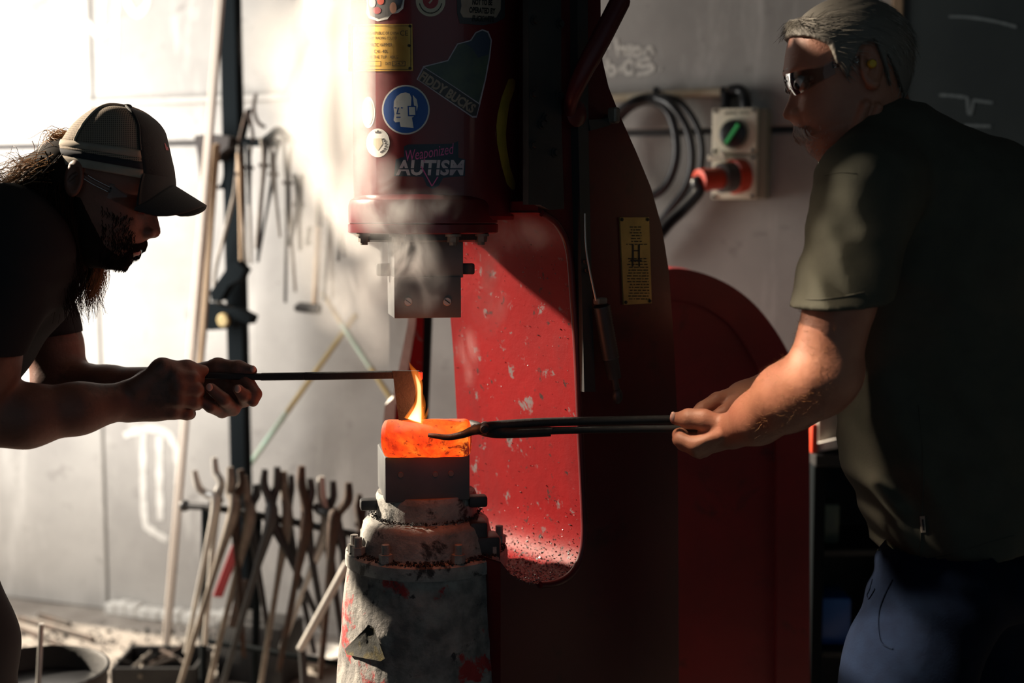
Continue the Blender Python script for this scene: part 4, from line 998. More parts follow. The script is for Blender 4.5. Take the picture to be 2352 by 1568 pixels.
v, f = s.mesh(); v = smooth_mesh(v, f, 3, .5); ts = mk('t_shirt', (v, f), 'shirt_olive', rm, 180)
# woven side tag, collar band, hem stitching, cuff hem
from mathutils.bvhtree import BVHTree
bv = BVHTree.FromPolygons([Vector(q) for q in v], f.tolist())
def onto(px, py, bv_, off=.0015):
    d = ray(px, py).normalized(); h = bv_.ray_cast(CAM, d); return (h[0] - d * off) if h[0] else P(px, py, 2.0)
g = G(); tg_ = [onto(x, y, bv, .003) for (x, y) in ((2113, 1186), (2124, 1185), (2127, 1222), (2116, 1223))]; g.prism(tg_, (0, .002, 0)); mk('side_tag', g, 'cap_band', ts)
g = G(); q_ = [onto(x, y, bv, .0045) for (x, y) in ((2117, 1192), (2121, 1192), (2124, 1218), (2120, 1218))]; g.add(q_, [(0, 1, 2, 3)]); mk('tag_print', g, 'cap_stripe', ts)
def seam(name, pxs, r, matn, par, bv_, n=40):
    q = spline([(*p, 0) for p in pxs], n); g = G(); g.tube([onto(a[0], a[1], bv_, .0002) for a in q], r, 6); return mk(name, g, matn, par, 60)
seam('cuff_seam', [(1851, 686), (1880, 688), (1930, 682), (1985, 671)], .0011, 'shirt_olive', ts, bv)
seam('hem_seam', [(2016, 1262), (2060, 1275), (2110, 1282), (2200, 1266), (2330, 1230)], .0012, 'shirt_olive', ts, bv)
seam('shoulder_seam', [(1893, 402), (1930, 396), (1965, 398)], .0008, 'shirt_olive', ts, bv)
seam('side_seam', [(2110, 930), (2120, 1050), (2118, 1180), (2112, 1280)], .0011, 'shirt_olive', ts, bv)
# trousers and boots
lo = np.array([P(1900, 1500, 2.0).x - .15, 1.72, -.0]); hi = np.array([P(2420, 1300, 2.1).x + .06, 2.46, P(2100, 1230, 2.05).z]); s = SDF(lo, hi, .007)
s.ell(PA(2225, 1310, 2.09), (.13, .155, .09), k=.03)
s.chain([PA(2160, 1340, 1.99), PA(2085, 1560, 1.97), PA(2070, 1850, 1.96)], [.105, .094, .072], .04); s.cone(PA(2070, 1850, 1.96), np.array([P(2100, 1850, 1.97).x, 1.98, .06]), .072, .052, .03)
s.chain([PA(2230, 1300, 2.18), PA(2230, 1560, 2.2), PA(2240, 1850, 2.2)], [.105, .095, .072], .04); s.cone(PA(2240, 1850, 2.2), np.array([P(2290, 1850, 2.2).x, 2.2, .06]), .072, .052, .03)
s.warp(lambda x, y, z: (.004 * np.sin(x * 38 + z * 55 + 2 * np.sin(z * 23)) * np.sin(z * 30 + y * 20) + 0 * y).astype(np.float32))
v, f = s.mesh(); v = smooth_mesh(v, f, 2, .5); tr = mk('trousers', (v, f), 'denim', rm, 180)
bv2 = BVHTree.FromPolygons([Vector(q) for q in v], f.tolist())
seam('pocket_edge', [(2004, 1330), (1998, 1352), (1992, 1366), (1996, 1374), (2010, 1352)], .0016, 'denim', tr, bv2, 24)
seam('pocket_seam', [(2050, 1330), (2020, 1400), (2022, 1470), (2050, 1490)], .0015, 'denim', tr, bv2, 24)
def boot(x, y, ang, par):
    s = SDF((x - .22, y - .2, 0), (x + .22, y + .2, .2), .006); d = np.array([cos(ang), sin(ang), 0]); o = np.array([x, y, 0])
    s.cone(o + [0, 0, .05], o + [0, 0, .17], .05, .056, .02); s.cone(o - d * .03 + [0, 0, .042], o + d * .15 + [0, 0, .036], .042, .040, .03); v, f = s.mesh(); v[:, 2] = np.maximum(v[:, 2], .002)
    return mk('boot', (smooth_mesh(v, f, 1), f), 'boot_leather', par, 180)
boot(P(2100, 1850, 1.97).x, 1.98, pi, rm); boot(P(2290, 1850, 2.2).x, 2.2, pi - .15, rm)
# ============================================================ long-haired man in the cap on the left
lm = thing('person', 'long-haired bearded man in trucker cap and black t-shirt bending in from the left', 'person', (P(-230, 1000, 2.15).x, 2.15, 0))
LH = Head(250, 420, 2.13, (.31, -.95), (.95, .31),
    front=[(285, 262), (325, 280), (352, 310), (368, 350), (375, 395), (374, 430), (370, 452), (361, 470), (359, 486), (363, 505), (368, 524), (369, 535), (364, 543), (345, 547), (336, 552), (331, 560), (318, 566), (313, 571), (320, 578), (318, 585), (303, 591), (296, 598), (291, 608), (282, 615), (262, 619), (210, 612)],
    base=[(285, 262), (325, 280), (352, 310), (368, 350), (375, 395), (374, 430), (366, 452), (353, 470), (346, 486), (342, 505), (338, 524), (337, 535), (336, 543), (336, 547), (334, 552), (331, 560), (318, 566), (313, 571), (320, 578), (318, 585), (303, 591), (296, 598), (291, 608), (282, 615), (262, 619), (210, 612)],
    back=[(285, 262), (230, 268), (185, 290), (158, 325), (143, 370), (140, 410), (146, 455), (155, 500), (168, 540), (185, 580), (210, 612)],
    width=[(0, .015), (.03, .030), (.08, .040), (.18, .052), (.30, .060), (.45, .066), (.58, .071), (.72, .075), (.84, .069), (.93, .050), (.98, .026), (1, .006)])
eh2, ef2 = LH.loc((345, 470))
def ldisp(h, l): return -.010 * gauss2(h, l, eh2, .033, .012, .016) + .005 * gauss2(h, l, eh2 + .020, .030, .008, .022) + .004 * gauss2(h, l, eh2 - .035, .042, .018, .016)
lo, hi = LH.bounds(.02); lo[0] -= .10; lo[2] -= .03
s = SDF(lo, hi, .0022); s.add(LH.sdf(.0125, ldisp), *LH.bounds(), k=.004)
s.cone(PA(195, 480, 2.14), PA(40, 600, 2.16), .060, .070, .02)
nl, nf = LH.loc((352, 540))
for sgn in (-1, 1):
    s.ell(LH.W(nf - .004, nl + .002, sgn * .013), (.010, .009, .008), k=.006)
    s.ell(LH.lc(347, 470, sgn * .031), (.0115,) * 3, k=.002)
    ec = LH.lc(205, 412, sgn * .074); eu = LH.u * .97 - LH.f * .2; eu /= np.linalg.norm(eu); lt = np.array([0, -sgn, 0]) * .9 + LH.f * -.35; lt /= np.linalg.norm(lt); e3 = np.cross(eu, lt)
    s.ell(ec, (.0175, .030, .008), (e3, eu, lt), k=.005); s.ell(ec + np.array([0, -sgn, 0]) * .008 + LH.f * .002, (.011, .020, .0055), (e3, eu, lt), k=.003, sub=True)
v1, f1 = s.mesh()
# arms and hands
a_lo = np.array([P(-180, 900, 2.0).x, 1.86, P(0, 1060, 2.0).z - .02]); a_hi = np.array([P(610, 800, 2.0).x + .02, 2.42, P(0, 560, 2.3).z]); s = SDF(a_lo, a_hi, .0023)
# near (right) arm
s.chain([PA(20, 600, 2.02), PA(-42, 850, 1.97), PA(-60, 945, 1.975)], [.058, .048, .046], .03)
s.chain([PA(-60, 955, 1.98), PA(60, 955, 2.00), PA(180, 938, 2.03), PA(292, 920, 2.068)], [.050, .047, .038, .0285], .02, sq=((0, 1, 0), 1.06))
wr = PA(296, 920, 2.07)
s.ell(PA(352, 905, 2.083), (.042, .019, .042), k=.012)
mc = [(404, 864, 2.066), (411, 890, 2.063), (409, 917, 2.067), (399, 944, 2.078)]
fg = [[(441, 868, 2.075), (454, 873, 2.104), (440, 878, 2.126)], [(450, 894, 2.073), (458, 901, 2.104), (441, 906, 2.126)], [(445, 923, 2.077), (453, 927, 2.104), (436, 926, 2.124)], [(429, 950, 2.086), (436, 950, 2.108), (420, 944, 2.124)]]
for i in range(4):
    m_ = PA(*mc[i]); s.cone(wr + np.array([0, 0, .014 - .010 * i]), m_, .018, .0132, .012)
    r0 = (.0115, .0118, .0112, .0102)[i]; s.chain([m_] + [PA(*q) for q in fg[i]], [r0 + .0018, r0, r0 - .001, r0 - .002], .003, .005)
    s.ell(m_ - np.array([0, .006, 0]), (.009, .008, .009), k=.008)
s.chain([PA(318, 890, 2.06), PA(372, 846, 2.066), PA(430, 845, 2.086), PA(468, 850, 2.102)], [.017, .0140, .0115, .0085], .010)
s.cone(PA(372, 850, 2.07), PA(404, 870, 2.075), .014, .012, .015)
# far (left) arm
s.chain([PA(70, 620, 2.30), PA(124, 790, 2.32), PA(140, 872, 2.31)], [.055, .044, .047], .03)
s.chain([PA(138, 880, 2.31), PA(250, 892, 2.26), PA(425, 878, 2.185)], [.046, .037, .027], .02)
s.ell(PA(488, 878, 2.168), (.045, .017, .034), k=.012)
s.cone(PA(430, 876, 2.18), PA(500, 870, 2.165), .025, .022, .012)
s.chain([PA(440, 862, 2.165), PA(500, 843, 2.152), PA(548, 846, 2.142), PA(579, 851, 2.134)], [.016, .0145, .0125, .0085], .008)
for ch, r0 in (([(535, 862, 2.160), (566, 876, 2.135), (586, 905, 2.118), (581, 921, 2.112)], .0118), ([(530, 890, 2.165), (562, 918, 2.134), (560, 908, 2.106), (547, 894, 2.100)], .0112), ([(512, 910, 2.165), (535, 938, 2.130), (515, 918, 2.100), (485, 892, 2.096)], .0115), ([(490, 915, 2.160), (510, 944, 2.124), (484, 934, 2.098), (457, 917, 2.096)], .0105)):
    s.chain([PA(*q) for q in ch], [r0 + .003, r0 + .0008, r0 - .0006, r0 - .0024], .0025, .008)
v2, f2 = s.mesh(); v2 = smooth_mesh(v2, f2, 1, .4)
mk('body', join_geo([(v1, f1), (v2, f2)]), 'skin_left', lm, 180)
for (px, py, Y, rx) in ((481, 889, 2.0875, .0055), (453, 914, 2.0885, .005), (546, 893, 2.0915, .0055), (581, 847, 2.1265, .005)):
    g = G(); g.ball(PA(px, py, Y), (rx, .003, rx * 1.15), 10, 8); mk('fingernail', g, 'nail', lm, 180)
for sgn in (1, -1):
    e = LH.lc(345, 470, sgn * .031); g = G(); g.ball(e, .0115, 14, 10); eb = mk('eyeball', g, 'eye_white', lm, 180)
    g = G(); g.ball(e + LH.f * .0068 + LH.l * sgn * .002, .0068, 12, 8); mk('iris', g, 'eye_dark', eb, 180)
g = G(); g.ball(LH.lc(312, 579, 0), (.007, .017, .006), 14, 8); mk('lower_lip', g, 'lip', lm, 180)
glasses(LH, 361, 470, .069, .020, lm, (215, 402), fo=.02)
# beard, moustache, long hair
r_ = random.Random(5)
def face_pt(HD, h_, l0):
    fr, ba, bk, wd = HD.radius(h_); c_ = bk + .46 * (ba - bk); l0 = max(-wd * .98, min(wd * .98, l0)); return HD.W(c_ + (ba - c_) * max(0, 1 - abs(l0 / wd) ** 2.3) ** (1 / 2.3), h_, l0)
pls = []
hb = LH.loc((270, 612))[0]
for _ in range(2600):
    t = r_.random(); l0 = r_.uniform(-1, 1); h_ = hb + .004 + (.034 * r_.random() if abs(l0) < .55 else .088 * r_.random() ** 1.7); wd = LH.radius(h_)[3]
    c = face_pt(LH, h_, l0 * wd); 
    if abs(l0) < .4 and h_ > LH.loc((300, 592))[0]: continue
    pls.append([Vector(c - LH.f * .001), Vector(c + LH.f * .002 - LH.u * .004 + LH.l * l0 * .002), Vector(c + LH.f * .001 - LH.u * (.008 + .004 * r_.random()) + LH.l * l0 * .003)])
for _ in range(700):
    l0 = r_.gauss(0, .017); c = LH.lc(334 - abs(l0) * 500, 548 + r_.random() * 6 + abs(l0) * 360, l0) + LH.f * .001; pls.append([Vector(c), Vector(c + LH.f * .004 - LH.u * .005), Vector(c + LH.f * (.003 - abs(l0) * .15) - LH.u * (.011 + .004 * r_.random()) + LH.l * np.sign(l0) * .004)])
strands('beard', pls, 2, .0008, 'hair_dark', lm)
# beard mass under the strands so the jaw reads dark
s = SDF(*LH.bounds(.02), .003); s.add(LH.sdf(.0125, None, .003), *LH.bounds(.01), k=.002)
n_ = s.F.shape; ax_ = [(np.arange(n_[d]) * s.h + s.o[d]) for d in range(3)]; X_, Y_, Z_ = ax_[0][:, None, None], ax_[1][None, :, None], ax_[2][None, None, :]
hq = (X_ - LH.O[0]) * LH.u[0] + (Z_ - LH.O[2]) * LH.u[2] + 0 * Y_; fq = (X_ - LH.O[0]) * LH.f[0] + (Z_ - LH.O[2]) * LH.f[2] + 0 * Y_
bl_ = sorted((LH.loc(p)[1], LH.loc(p)[0]) for p in ((120, 430), (215, 455), (235, 500), (262, 560), (285, 585), (300, 593), (330, 600)))
s.F = np.maximum(s.F, (hq - np.interp(fq, [a[0] for a in bl_], [a[1] for a in bl_])).astype(np.float32)); s.F = np.maximum(s.F, (-(fq + .045)).astype(np.float32))
v, f = s.mesh(); mk('beard_base', (smooth_mesh(v, f, 1), f), 'hair_dark', lm, 180)
pls = []; pld = []
def lock(p0, p1, p2, p3, n, spread, out, lat=.0):
    for _ in range(n):
        j = lambda k: np.array([r_.gauss(0, spread * k), r_.gauss(0, spread * k * 1.4), r_.gauss(0, spread * k)])
        j0 = j(1); q = spline([p0 + j0, p1 + j0 * .8 + j(.3), p2 + j0 * .9 + j(.5), p3 + j0 * 1.0 + j(1.1)], 8); out.append(VV(q))
for sgn in (1, -1):
    l_ = .066 * sgn
    lock(LH.lc(148, 400, l_ * .8), LH.lc(142, 470, l_ * 1.05), LH.lc(158, 560, l_ * .95), LH.lc(168, 640, l_ * .8), 330, .010, pld)
    lock(LH.lc(175, 440, l_), LH.lc(178, 510, l_ * 1.05), LH.lc(192, 590, l_ * .9), LH.lc(190, 665, l_ * .7), 240, .006, pls if sgn < 0 else pld)
    lock(LH.lc(140, 390, l_ * .7), LH.lc(95, 400, l_ * .9), LH.lc(55, 430, l_ * 1.0), LH.lc(10, 420, l_ * .9), 200, .012, pls)
    lock(LH.lc(150, 400, l_ * .6), LH.lc(110, 440, l_ * .9), LH.lc(85, 480, l_ * 1.0), LH.lc(60, 520, l_), 260, .014, pld if sgn > 0 else pls)
    lock(LH.lc(165, 470, l_), LH.lc(165, 560, l_), LH.lc(175, 640, l_ * .8), LH.lc(185, 712, l_ * .6), 110, .008, pld)
lock(LH.lc(146, 380, 0), LH.lc(126, 400, 0), LH.lc(100, 440, 0), LH.lc(70, 470, 0), 260, .018, pls)
lock(LH.lc(150, 318, .0), LH.lc(128, 312, 0), LH.lc(116, 330, 0), LH.lc(124, 348, 0), 120, .008, pls)
lock(LH.lc(200, 520, -.03), LH.lc(214, 590, -.03), LH.lc(212, 640, -.03), LH.lc(190, 690, -.03), 160, .006, pls)
for _ in range(30): lock(LH.lc(100, 400, 0), LH.lc(60, 380 + r_.gauss(0, 10), 0), LH.lc(30, 370 + r_.gauss(0, 14), 0), LH.lc(5 + r_.gauss(0, 20), 380 + r_.gauss(0, 14), 0), 1, .004, pls)
hl = strands('long_hair', pls, 7, .0008, 'hair_brown', lm); strands('long_hair', pld, 7, .0011, 'hair_dark', lm)
s = SDF(LH.lc(40, 620, .12) - .1, LH.lc(260, 380, -.12) + .06, .004)
s.chain([LH.lc(165, 420, 0), LH.lc(160, 520, 0), LH.lc(166, 600, 0)], [.066, .056, .026], .02, sq=((0, 1, 0), .9)); s.chain([LH.lc(160, 410, 0), LH.lc(110, 455, 0), LH.lc(80, 500, 0)], [.062, .066, .055], .02)
v, f = s.mesh(); mk('hair_mass', (smooth_mesh(v, f, 1), f), 'hair_dark', lm, 180)
# trucker cap
cap = thing_child('trucker_cap', lm, LH.lc(260, 380, 0))
capF = [(292, 246), (320, 256), (350, 274), (372, 300), (381, 330), (388, 360), (396, 395), (398, 420)]
capB = [(292, 246), (255, 244), (215, 256), (178, 284), (152, 318), (138, 345), (130, 372)]
# crown: rows from the top button down to the band, front silhouette to back silhouette
NR, NA = 26, 72
Fs = spline([(*p, 0) for p in capF], NR + 1); Bs = spline([(*p, 0) for p in capB], NR + 1)
cw = [0, .020, .034, .045, .054, .061, .066, .070, .073, .075, .0765, .078, .079, .080, .0805, .081, .0812, .0815, .0815, .0815, .0812, .081, .0808, .0805, .080, .0798, .0795]
def cap_pt(i, k, off=0.0):
    fp, bp = LH.lc(Fs[i][0], Fs[i][1], 0), LH.lc(Bs[i][0], Bs[i][1], 0); c = (fp + bp) / 2; hx_ = (fp - bp) / 2; a = 2 * pi * k / NA
    p = c + hx_ * np.sign(cos(a)) * abs(cos(a)) ** .92 + LH.l * cw[i] * np.sign(sin(a)) * abs(sin(a)) ** .92
    o = p - (LH.O - LH.u * .0); return p + o / np.linalg.norm(o) * off
def cap_part(name, rows, angs, matn, off=0.0, th=.0025, par=None):
    v = []; f = []; na = len(angs)
    for o2 in (off, off - th):
        for i in rows:
            for a in angs: v.append(cap_pt(i, a, o2))
    m_ = len(rows); N = m_ * na; wrap = na == NA
    for i in range(m_ - 1):
        for k in range(na if wrap else na - 1):
            k2 = (k + 1) % na; q = (i * na + k, i * na + k2, (i + 1) * na + k2, (i + 1) * na + k); f.append(q); f.append(tuple(N + z for z in q[::-1]))
    for k in range(na if wrap else na - 1):
        k2 = (k + 1) % na; b0 = (m_ - 1) * na; f.append((b0 + k, b0 + k2, N + b0 + k2, N + b0 + k)); f.append((k2, k, N + k, N + k2))
    if not wrap:
        for i in range(m_ - 1): f.append((i * na, (i + 1) * na, N + (i + 1) * na, N + i * na)); q = i * na + na - 1; f.append((q + na, q, N + q, N + q + na))
    return mk(name, (v, f), matn, par or cap, 180)
rng = lambda a, b_: [k % NA for k in range(a, b_ + 1)]
FRN = 10      # half-angle of the black front panel
cap_part('front_panel', list(range(0, NR + 1)), rng(-FRN, FRN), 'cap_black', .001)
cap_part('mesh_panel', list(range(0, 19)), rng(FRN, 24), 'cap_mesh'); cap_part('mesh_panel', list(range(0, 19)), rng(24, 36), 'cap_mesh')
cap_part('mesh_panel', list(range(0, 19)), rng(36, 48), 'cap_mesh'); cap_part('mesh_panel', list(range(0, 19)), rng(48, NA - FRN), 'cap_mesh')
cap_part('band', [18, 19, 20], rng(FRN, NA - FRN), 'cap_band', .0015)
cap_part('band', [20, 21], rng(FRN, NA - FRN), 'cap_mesh', .0008); cap_part('stripe', [21, 22, 23], rng(FRN, NA - FRN), 'cap_stripe', .0012); cap_part('band', [23, 24, 25, 26], rng(FRN, NA - FRN), 'cap_band', .0010)
for k in (FRN + .01, 24, 36, 48, NA - FRN - .01):
    g = G(); g.tube([Vector(cap_pt(i, k, .0012)) for i in range(0, 19)], .0022, 6); mk('panel_seam', g, 'cap_band' if k not in (FRN + .01,) else 'cap_black', cap, 60)
g = G(); g.ball(LH.lc(292, 245, 0), (.008, .008, .0045), 14, 8); mk('top_button', g, 'cap_black', cap, 180)
# curved brim
v = []; f = []; NB, MB_ = 24, 10
for o2 in (0, -.0028):
    for j in range(MB_ + 1):
        for i in range(NB + 1):
            t = i / NB * 2 - 1; l = t * .082; s_ = j / MB_
            root = LH.lc(398, 424, 0) - LH.f * (.034 * (1 - math.sqrt(max(0, 1 - (t * .97) ** 2)))); tip = LH.lc(472, 470, 0)
            ext = (tip - LH.lc(398, 424, 0)) * math.sqrt(max(0, 1 - (abs(t)) ** 2.6))
            drop = -.046 * t * t - .004 * s_ * t * t
            p = root + ext * s_ + LH.l * l + LH.u * (drop + o2); v.append(p)
N = (MB_ + 1) * (NB + 1)
for j in range(MB_):
    for i in range(NB): a = j * (NB + 1) + i; q = (a, a + 1, a + NB + 2, a + NB + 1); f.append(q); f.append(tuple(N + z for z in q[::-1]))
for i in range(NB): a = MB_ * (NB + 1) + i; f.append((a, a + 1, N + a + 1, N + a)); f.append((i + 1, i, N + i, N + i + 1))
mk('brim', (v, f), 'cap_black', cap, 180)
# black side drops joining the front panel to the curved brim
v = []; f = []; ks = [k * .5 for k in range(-2 * FRN, 2 * FRN + 1)]
for o2 in (0.0012, -.002):
    for k in ks:
        top = cap_pt(NR - 2, k, o2); t = max(-1, min(1, k / FRN * 1.0)); tt = math.copysign(abs(t) ** .8, t) * .98
        root = LH.lc(398, 424, 0) - LH.f * (.034 * (1 - math.sqrt(max(0, 1 - (tt * .97) ** 2)))) + LH.l * tt * .080 + LH.u * (-.046 * tt * tt) + LH.f * o2
        for s_ in (0, .33, .66, 1): v.append(top * (1 - s_) + root * s_ + LH.l * .006 * math.sin(pi * s_) * t)
N = len(ks) * 4
for i in range(len(ks) - 1):
    for j in range(3): a = i * 4 + j; f.append((a, a + 4, a + 5, a + 1)); f.append((N + a, N + a + 1, N + a + 5, N + a + 4))
for i in (0, len(ks) - 1):
    for j in range(3): a = i * 4 + j; f.append((a, a + 1, N + a + 1, N + a))
mk('front_skirt', (v, f), 'cap_black', cap, 180)
g = G(); g.tube(VV(spline([LH.lc(134, 352, .03), LH.lc(122, 358, .015), LH.lc(119, 362, 0), LH.lc(122, 358, -.015), LH.lc(134, 352, -.03)], 14)), .004, 8, squash=(1.4, .4)); mk('snap_strap', g, 'plastic_strap', cap, 60)
g = G(); g.add([cap_pt(17, 0, .002), cap_pt(17, 1.6, .002), cap_pt(15, 1.6, .002), cap_pt(15, 1.0, .002), cap_pt(16, .6, .002), cap_pt(16, 0, .002)], [(0, 1, 2, 3, 4, 5)]); mk('cap_emblem', g, 'sticker_red', cap)
# black t-shirt
lo = np.array([P(-330, 900, 2.1).x - .1, 1.86, P(0, 1090, 2.1).z]); hi = np.array([P(230, 600, 1.95).x + .02, 2.46, P(0, 420, 2.0).z + .02]); s = SDF(lo, hi, .005)
s.chain([PA(-260, 1000, 2.15), PA(-130, 790, 2.15), PA(-25, 676, 2.15), PA(10, 630, 2.15)], [.140, .122, .104, .112], .05, sq=((0, 1, 0), .86))
s.cone(PA(50, 600, 2.10), PA(90, 545, 2.14), .10, .065, .04)
s.cone(PA(25, 570, 2.02), PA(-40, 808, 1.97), .085, .060, .04); s.cone(PA(40, 600, 2.26), PA(128, 790, 2.325), .080, .050, .025)
s.cone(PA(20, 540, 2.05), PA(40, 560, 2.26), .075, .085, .04)
s.warp(lambda x, y, z: (.003 * np.sin(x * 40 + z * 45 + 2 * np.sin(z * 30)) * np.sin(z * 38 - y * 25) + 0 * x).astype(np.float32))
n_ = s.F.shape; ax_ = [(np.arange(n_[d]) * s.h + s.o[d]) for d in range(3)]; X_, Y_, Z_ = ax_[0][:, None, None], ax_[1][None, :, None], ax_[2][None, None, :]
for (c0, dvec, yl) in ((PA(128, 769, 2.32), np.array([.12, 0, -1]), 2.24), (PA(-40, 810, 1.97), np.array([-.1, 0, -1]), -2.02)):
    pl_ = (X_ - c0[0]) * dvec[0] + (Z_ - c0[2]) * dvec[2] + 0 * Y_; rd = np.sqrt((X_ - c0[0]) ** 2 + (Y_ - c0[1]) ** 2 + (Z_ - c0[2]) ** 2); msk = (rd < .12) & (((Y_ > yl) if yl > 0 else (Y_ < -yl)) | (rd < 0)); s.F = np.where(msk, np.maximum(s.F, pl_.astype(np.float32)), s.F)
v, f = s.mesh(); v = smooth_mesh(v, f, 2, .5); mk('t_shirt', (v, f), 'shirt_black', lm, 180)
# trousers and boots (mostly outside the frame)
hipx = P(-300, 1050, 2.15).x
s = SDF((hipx - .25, 1.85, 0), (P(60, 1500, 2.1).x + .03, 2.45, P(0, 980, 2.15).z), .008)
s.ell(PA(-290, 1050, 2.15), (.15, .17, .12), k=.04)
s.chain([PA(-240, 1080, 2.06), PA(-85, 1480, 2.03), PA(-70, 1640, 2.03)], [.105, .078, .070], .04); s.cone(PA(-70, 1640, 2.03), np.array([P(-150, 1640, 2.05).x, 2.05, .06]), .070, .052, .03)
s.chain([PA(-290, 1080, 2.24), PA(-240, 1500, 2.26), PA(-240, 1640, 2.26)], [.105, .080, .070], .04); s.cone(PA(-240, 1640, 2.26), np.array([P(-330, 1640, 2.28).x, 2.28, .06]), .070, .052, .03)
v, f = s.mesh(); mk('trousers', (smooth_mesh(v, f, 2), f), 'trousers_dark', lm, 180)
boot(P(-150, 1640, 2.05).x, 2.05, 0, lm); boot(P(-330, 1640, 2.28).x, 2.28, .1, lm)
# ------------------------------------------------------------------ tool rack on the back wall (upper left)
def tubepx(pts, r, off, n=24, sides=10):
    q = spline([(*Wp(p[0], p[1], p[3] if len(p) > 3 else off), (p[2] if len(p) > 2 and p[2] else r)) for p in pts], n); g = G(); g.tube(VV(q), [a[3] for a in q], sides); return g
pst = thing('rack_post', 'tall black steel post carrying the tool rails, left of the smoke', 'post', wpt(Wt(560), 0, .25))
g = G(); a, b_ = Wp(526, -120, .25), Wp(566, 1640, .25); b_.z = 0
g.hexa([b_ + WR * x + WN * y for (x, y) in ((-.026, -.02), (.026, -.02), (.026, .02), (-.026, .02))] + [a + WR * x + WN * y for (x, y) in ((-.026, -.02), (.026, -.02), (.026, .02), (-.026, .02))]); mk('post', g, 'post_black', pst)
g = G(); g.box(Vector((b_.x, b_.y, .006)), (.14, .12, .012), (WR, -WN, UZ), .002); mk('base_plate', g, 'post_black', pst)
g = tubepx([(476, 320), (640, 330)], .012, .28, 2); mk('rail', g, 'post_black', pst, 50)
g = tubepx([(596, 332), (622, 312), (640, 300), (665, 318)], .012, .29, 12); mk('rail_hook', g, 'post_black', pst, 50)
g = tubepx([(560, 315), (572, 262), (572, 250)], .007, .28, 12); mk('upright_peg', g, 'post_black', pst, 50)
g = tubepx([(548, 330), (560, 280), (568, 255), (578, 290), (582, 325)], .005, .29, 18); mk('hook_loop', g, 'steel_rust', pst, 50)
g = tubepx([(588, 215), (583, 250), (592, 280), (608, 292)], .006, .12, 20); mk('ring_hook', g, 'steel_rust', pst, 50)
# leather sheath / gloves on the rail end
g = G(); q = [Wp(*p, .27) for p in ((468, 314), (500, 309), (548, 316), (545, 340), (528, 352), (522, 372), (514, 352), (505, 372), (498, 350), (490, 402), (482, 420), (476, 360))]; g.prism(q, WN * .05); mk('leather_flap', g, 'leather', None, label='black leather flap hanging over the left end of the tool rail', cat='leather flap')
g = G(); q = [Wp(*p, .24) for p in ((476, 350), (492, 350), (490, 500), (482, 700), (466, 860), (452, 860), (466, 640), (474, 480))]; g.prism(q, WN * .012); mk('leather_strap', g, 'leather', None, label='long dark leather strap hanging beside the pale leaning pole', cat='strap')
# leaning pale pole
g = G(); a, b_ = Wp(513, -80, .50), Wp(378, 1545, .42); b_.z = .0; d = (a - b_).normalized(); g.box((a + b_) / 2, ((a - b_).length, .024, .014), (d, WR, d.cross(WR)), .003); mk('leaning_pole', g, 'wood_pale', None, label='pale flat wooden pole leaning against the wall left of the black post', cat='pole')
g = G(); a, b_ = Wp(498, 330, .46), Wp(455, 900, .46); d = (a - b_).normalized(); g.box((a + b_) / 2, ((a - b_).length, .02, .012), (d, WR, d.cross(WR)), .003); mk('flat_bar', g, 'wood_mid', None, label='brown flat stick hanging from the left end of the tool rail', cat='stick')
def hang(pts, r, matn, label, cat, name, off=.28, n=20, grp=None): return mk(name, tubepx(pts, r, off, n), matn, None, 50, label=label, cat=cat, group=grp)
hang([(548, 335), (540, 430), (520, 520), (497, 610), (494, 660), (506, 695), (540, 712)], .0055, 'steel_worn', 'long bent steel rod curving down from the rail in front of the black post', 'rod', 'bent_rod', .31, 30)
g = tubepx([(512, 345), (515, 400), (508, 428)], .004, .3, 12); g2 = tubepx([(508, 425), (509, 434)], .012, .3, 2); g.add(g2.v, g2.f); mk('pendant_hook', g, 'post_black', None, 50, label='short thin hook with a round knob hanging left of the black post', cat='hook')
G_H = 'tongs hanging from the upper rail'
def tongs_px(name, label, jaws, piv, ends, off, r, mats, grp, depth=.012, cat='tongs'):
    t = thing(name, label, cat, Wp(piv[0], piv[1], off), grp)
    for i in (0, 1):
        jw = jaws[i]; e = ends[i]; o = off + (depth if i == 0 else -depth)
        pts = [(*p, r * (1.25 if k else .95), o if k < 2 else off + (o - off) * .5) for k, p in enumerate(jw)] + [(piv[0], piv[1], r * 1.7, o)]
        n_m = 3
        for k in range(1, n_m + 1): tt = k / n_m; pts.append((piv[0] + (e[0] - piv[0]) * tt, piv[1] + (e[1] - piv[1]) * tt, r * (1.05 - .25 * tt), o))
        mk('rein', tubepx(pts, r, off, 34, 10), mats[i], t, 50)
    g = G(); c = Wp(piv[0], piv[1], off); g.cyl(c - WN * .022, c + WN * .022, r * 1.1, n=12); mk('rivet', g, 'steel_rust', t, 40)
    return t
tongs_px('hanging_tongs', 'thin pair of pale tongs hanging just right of the black post', [[(546, 352), (549, 375)], [(556, 352), (552, 375)]], (551, 400), [(553, 598), (566, 602)], .31, .0055, ['wood_mid', 'steel_worn'], G_H)
tongs_px('hanging_tongs', 'slender tongs with straight dark reins, second pair right of the post', [[(565, 330), (570, 360)], [(578, 330), (573, 360)]], (572, 385), [(572, 470), (577, 605)], .29, .005, ['steel_dark', 'steel_worn'], G_H)
tongs_px('hanging_tongs', 'splayed tongs with crossed dark reins between the post and the smoke', [[(600, 318), (604, 345)], [(618, 320), (610, 350)]], (606, 380), [(588, 570), (592, 602)], .29, .0055, ['steel_worn', 'steel_dark'], G_H)
tongs_px('hanging_tongs', 'long dark tongs at the left edge of the smoke plume', [[(622, 330), (624, 360)], [(640, 332), (630, 365)]], (628, 400), [(643, 545), (592, 600)], .27, .005, ['steel_worn', 'steel_dark'], G_H)
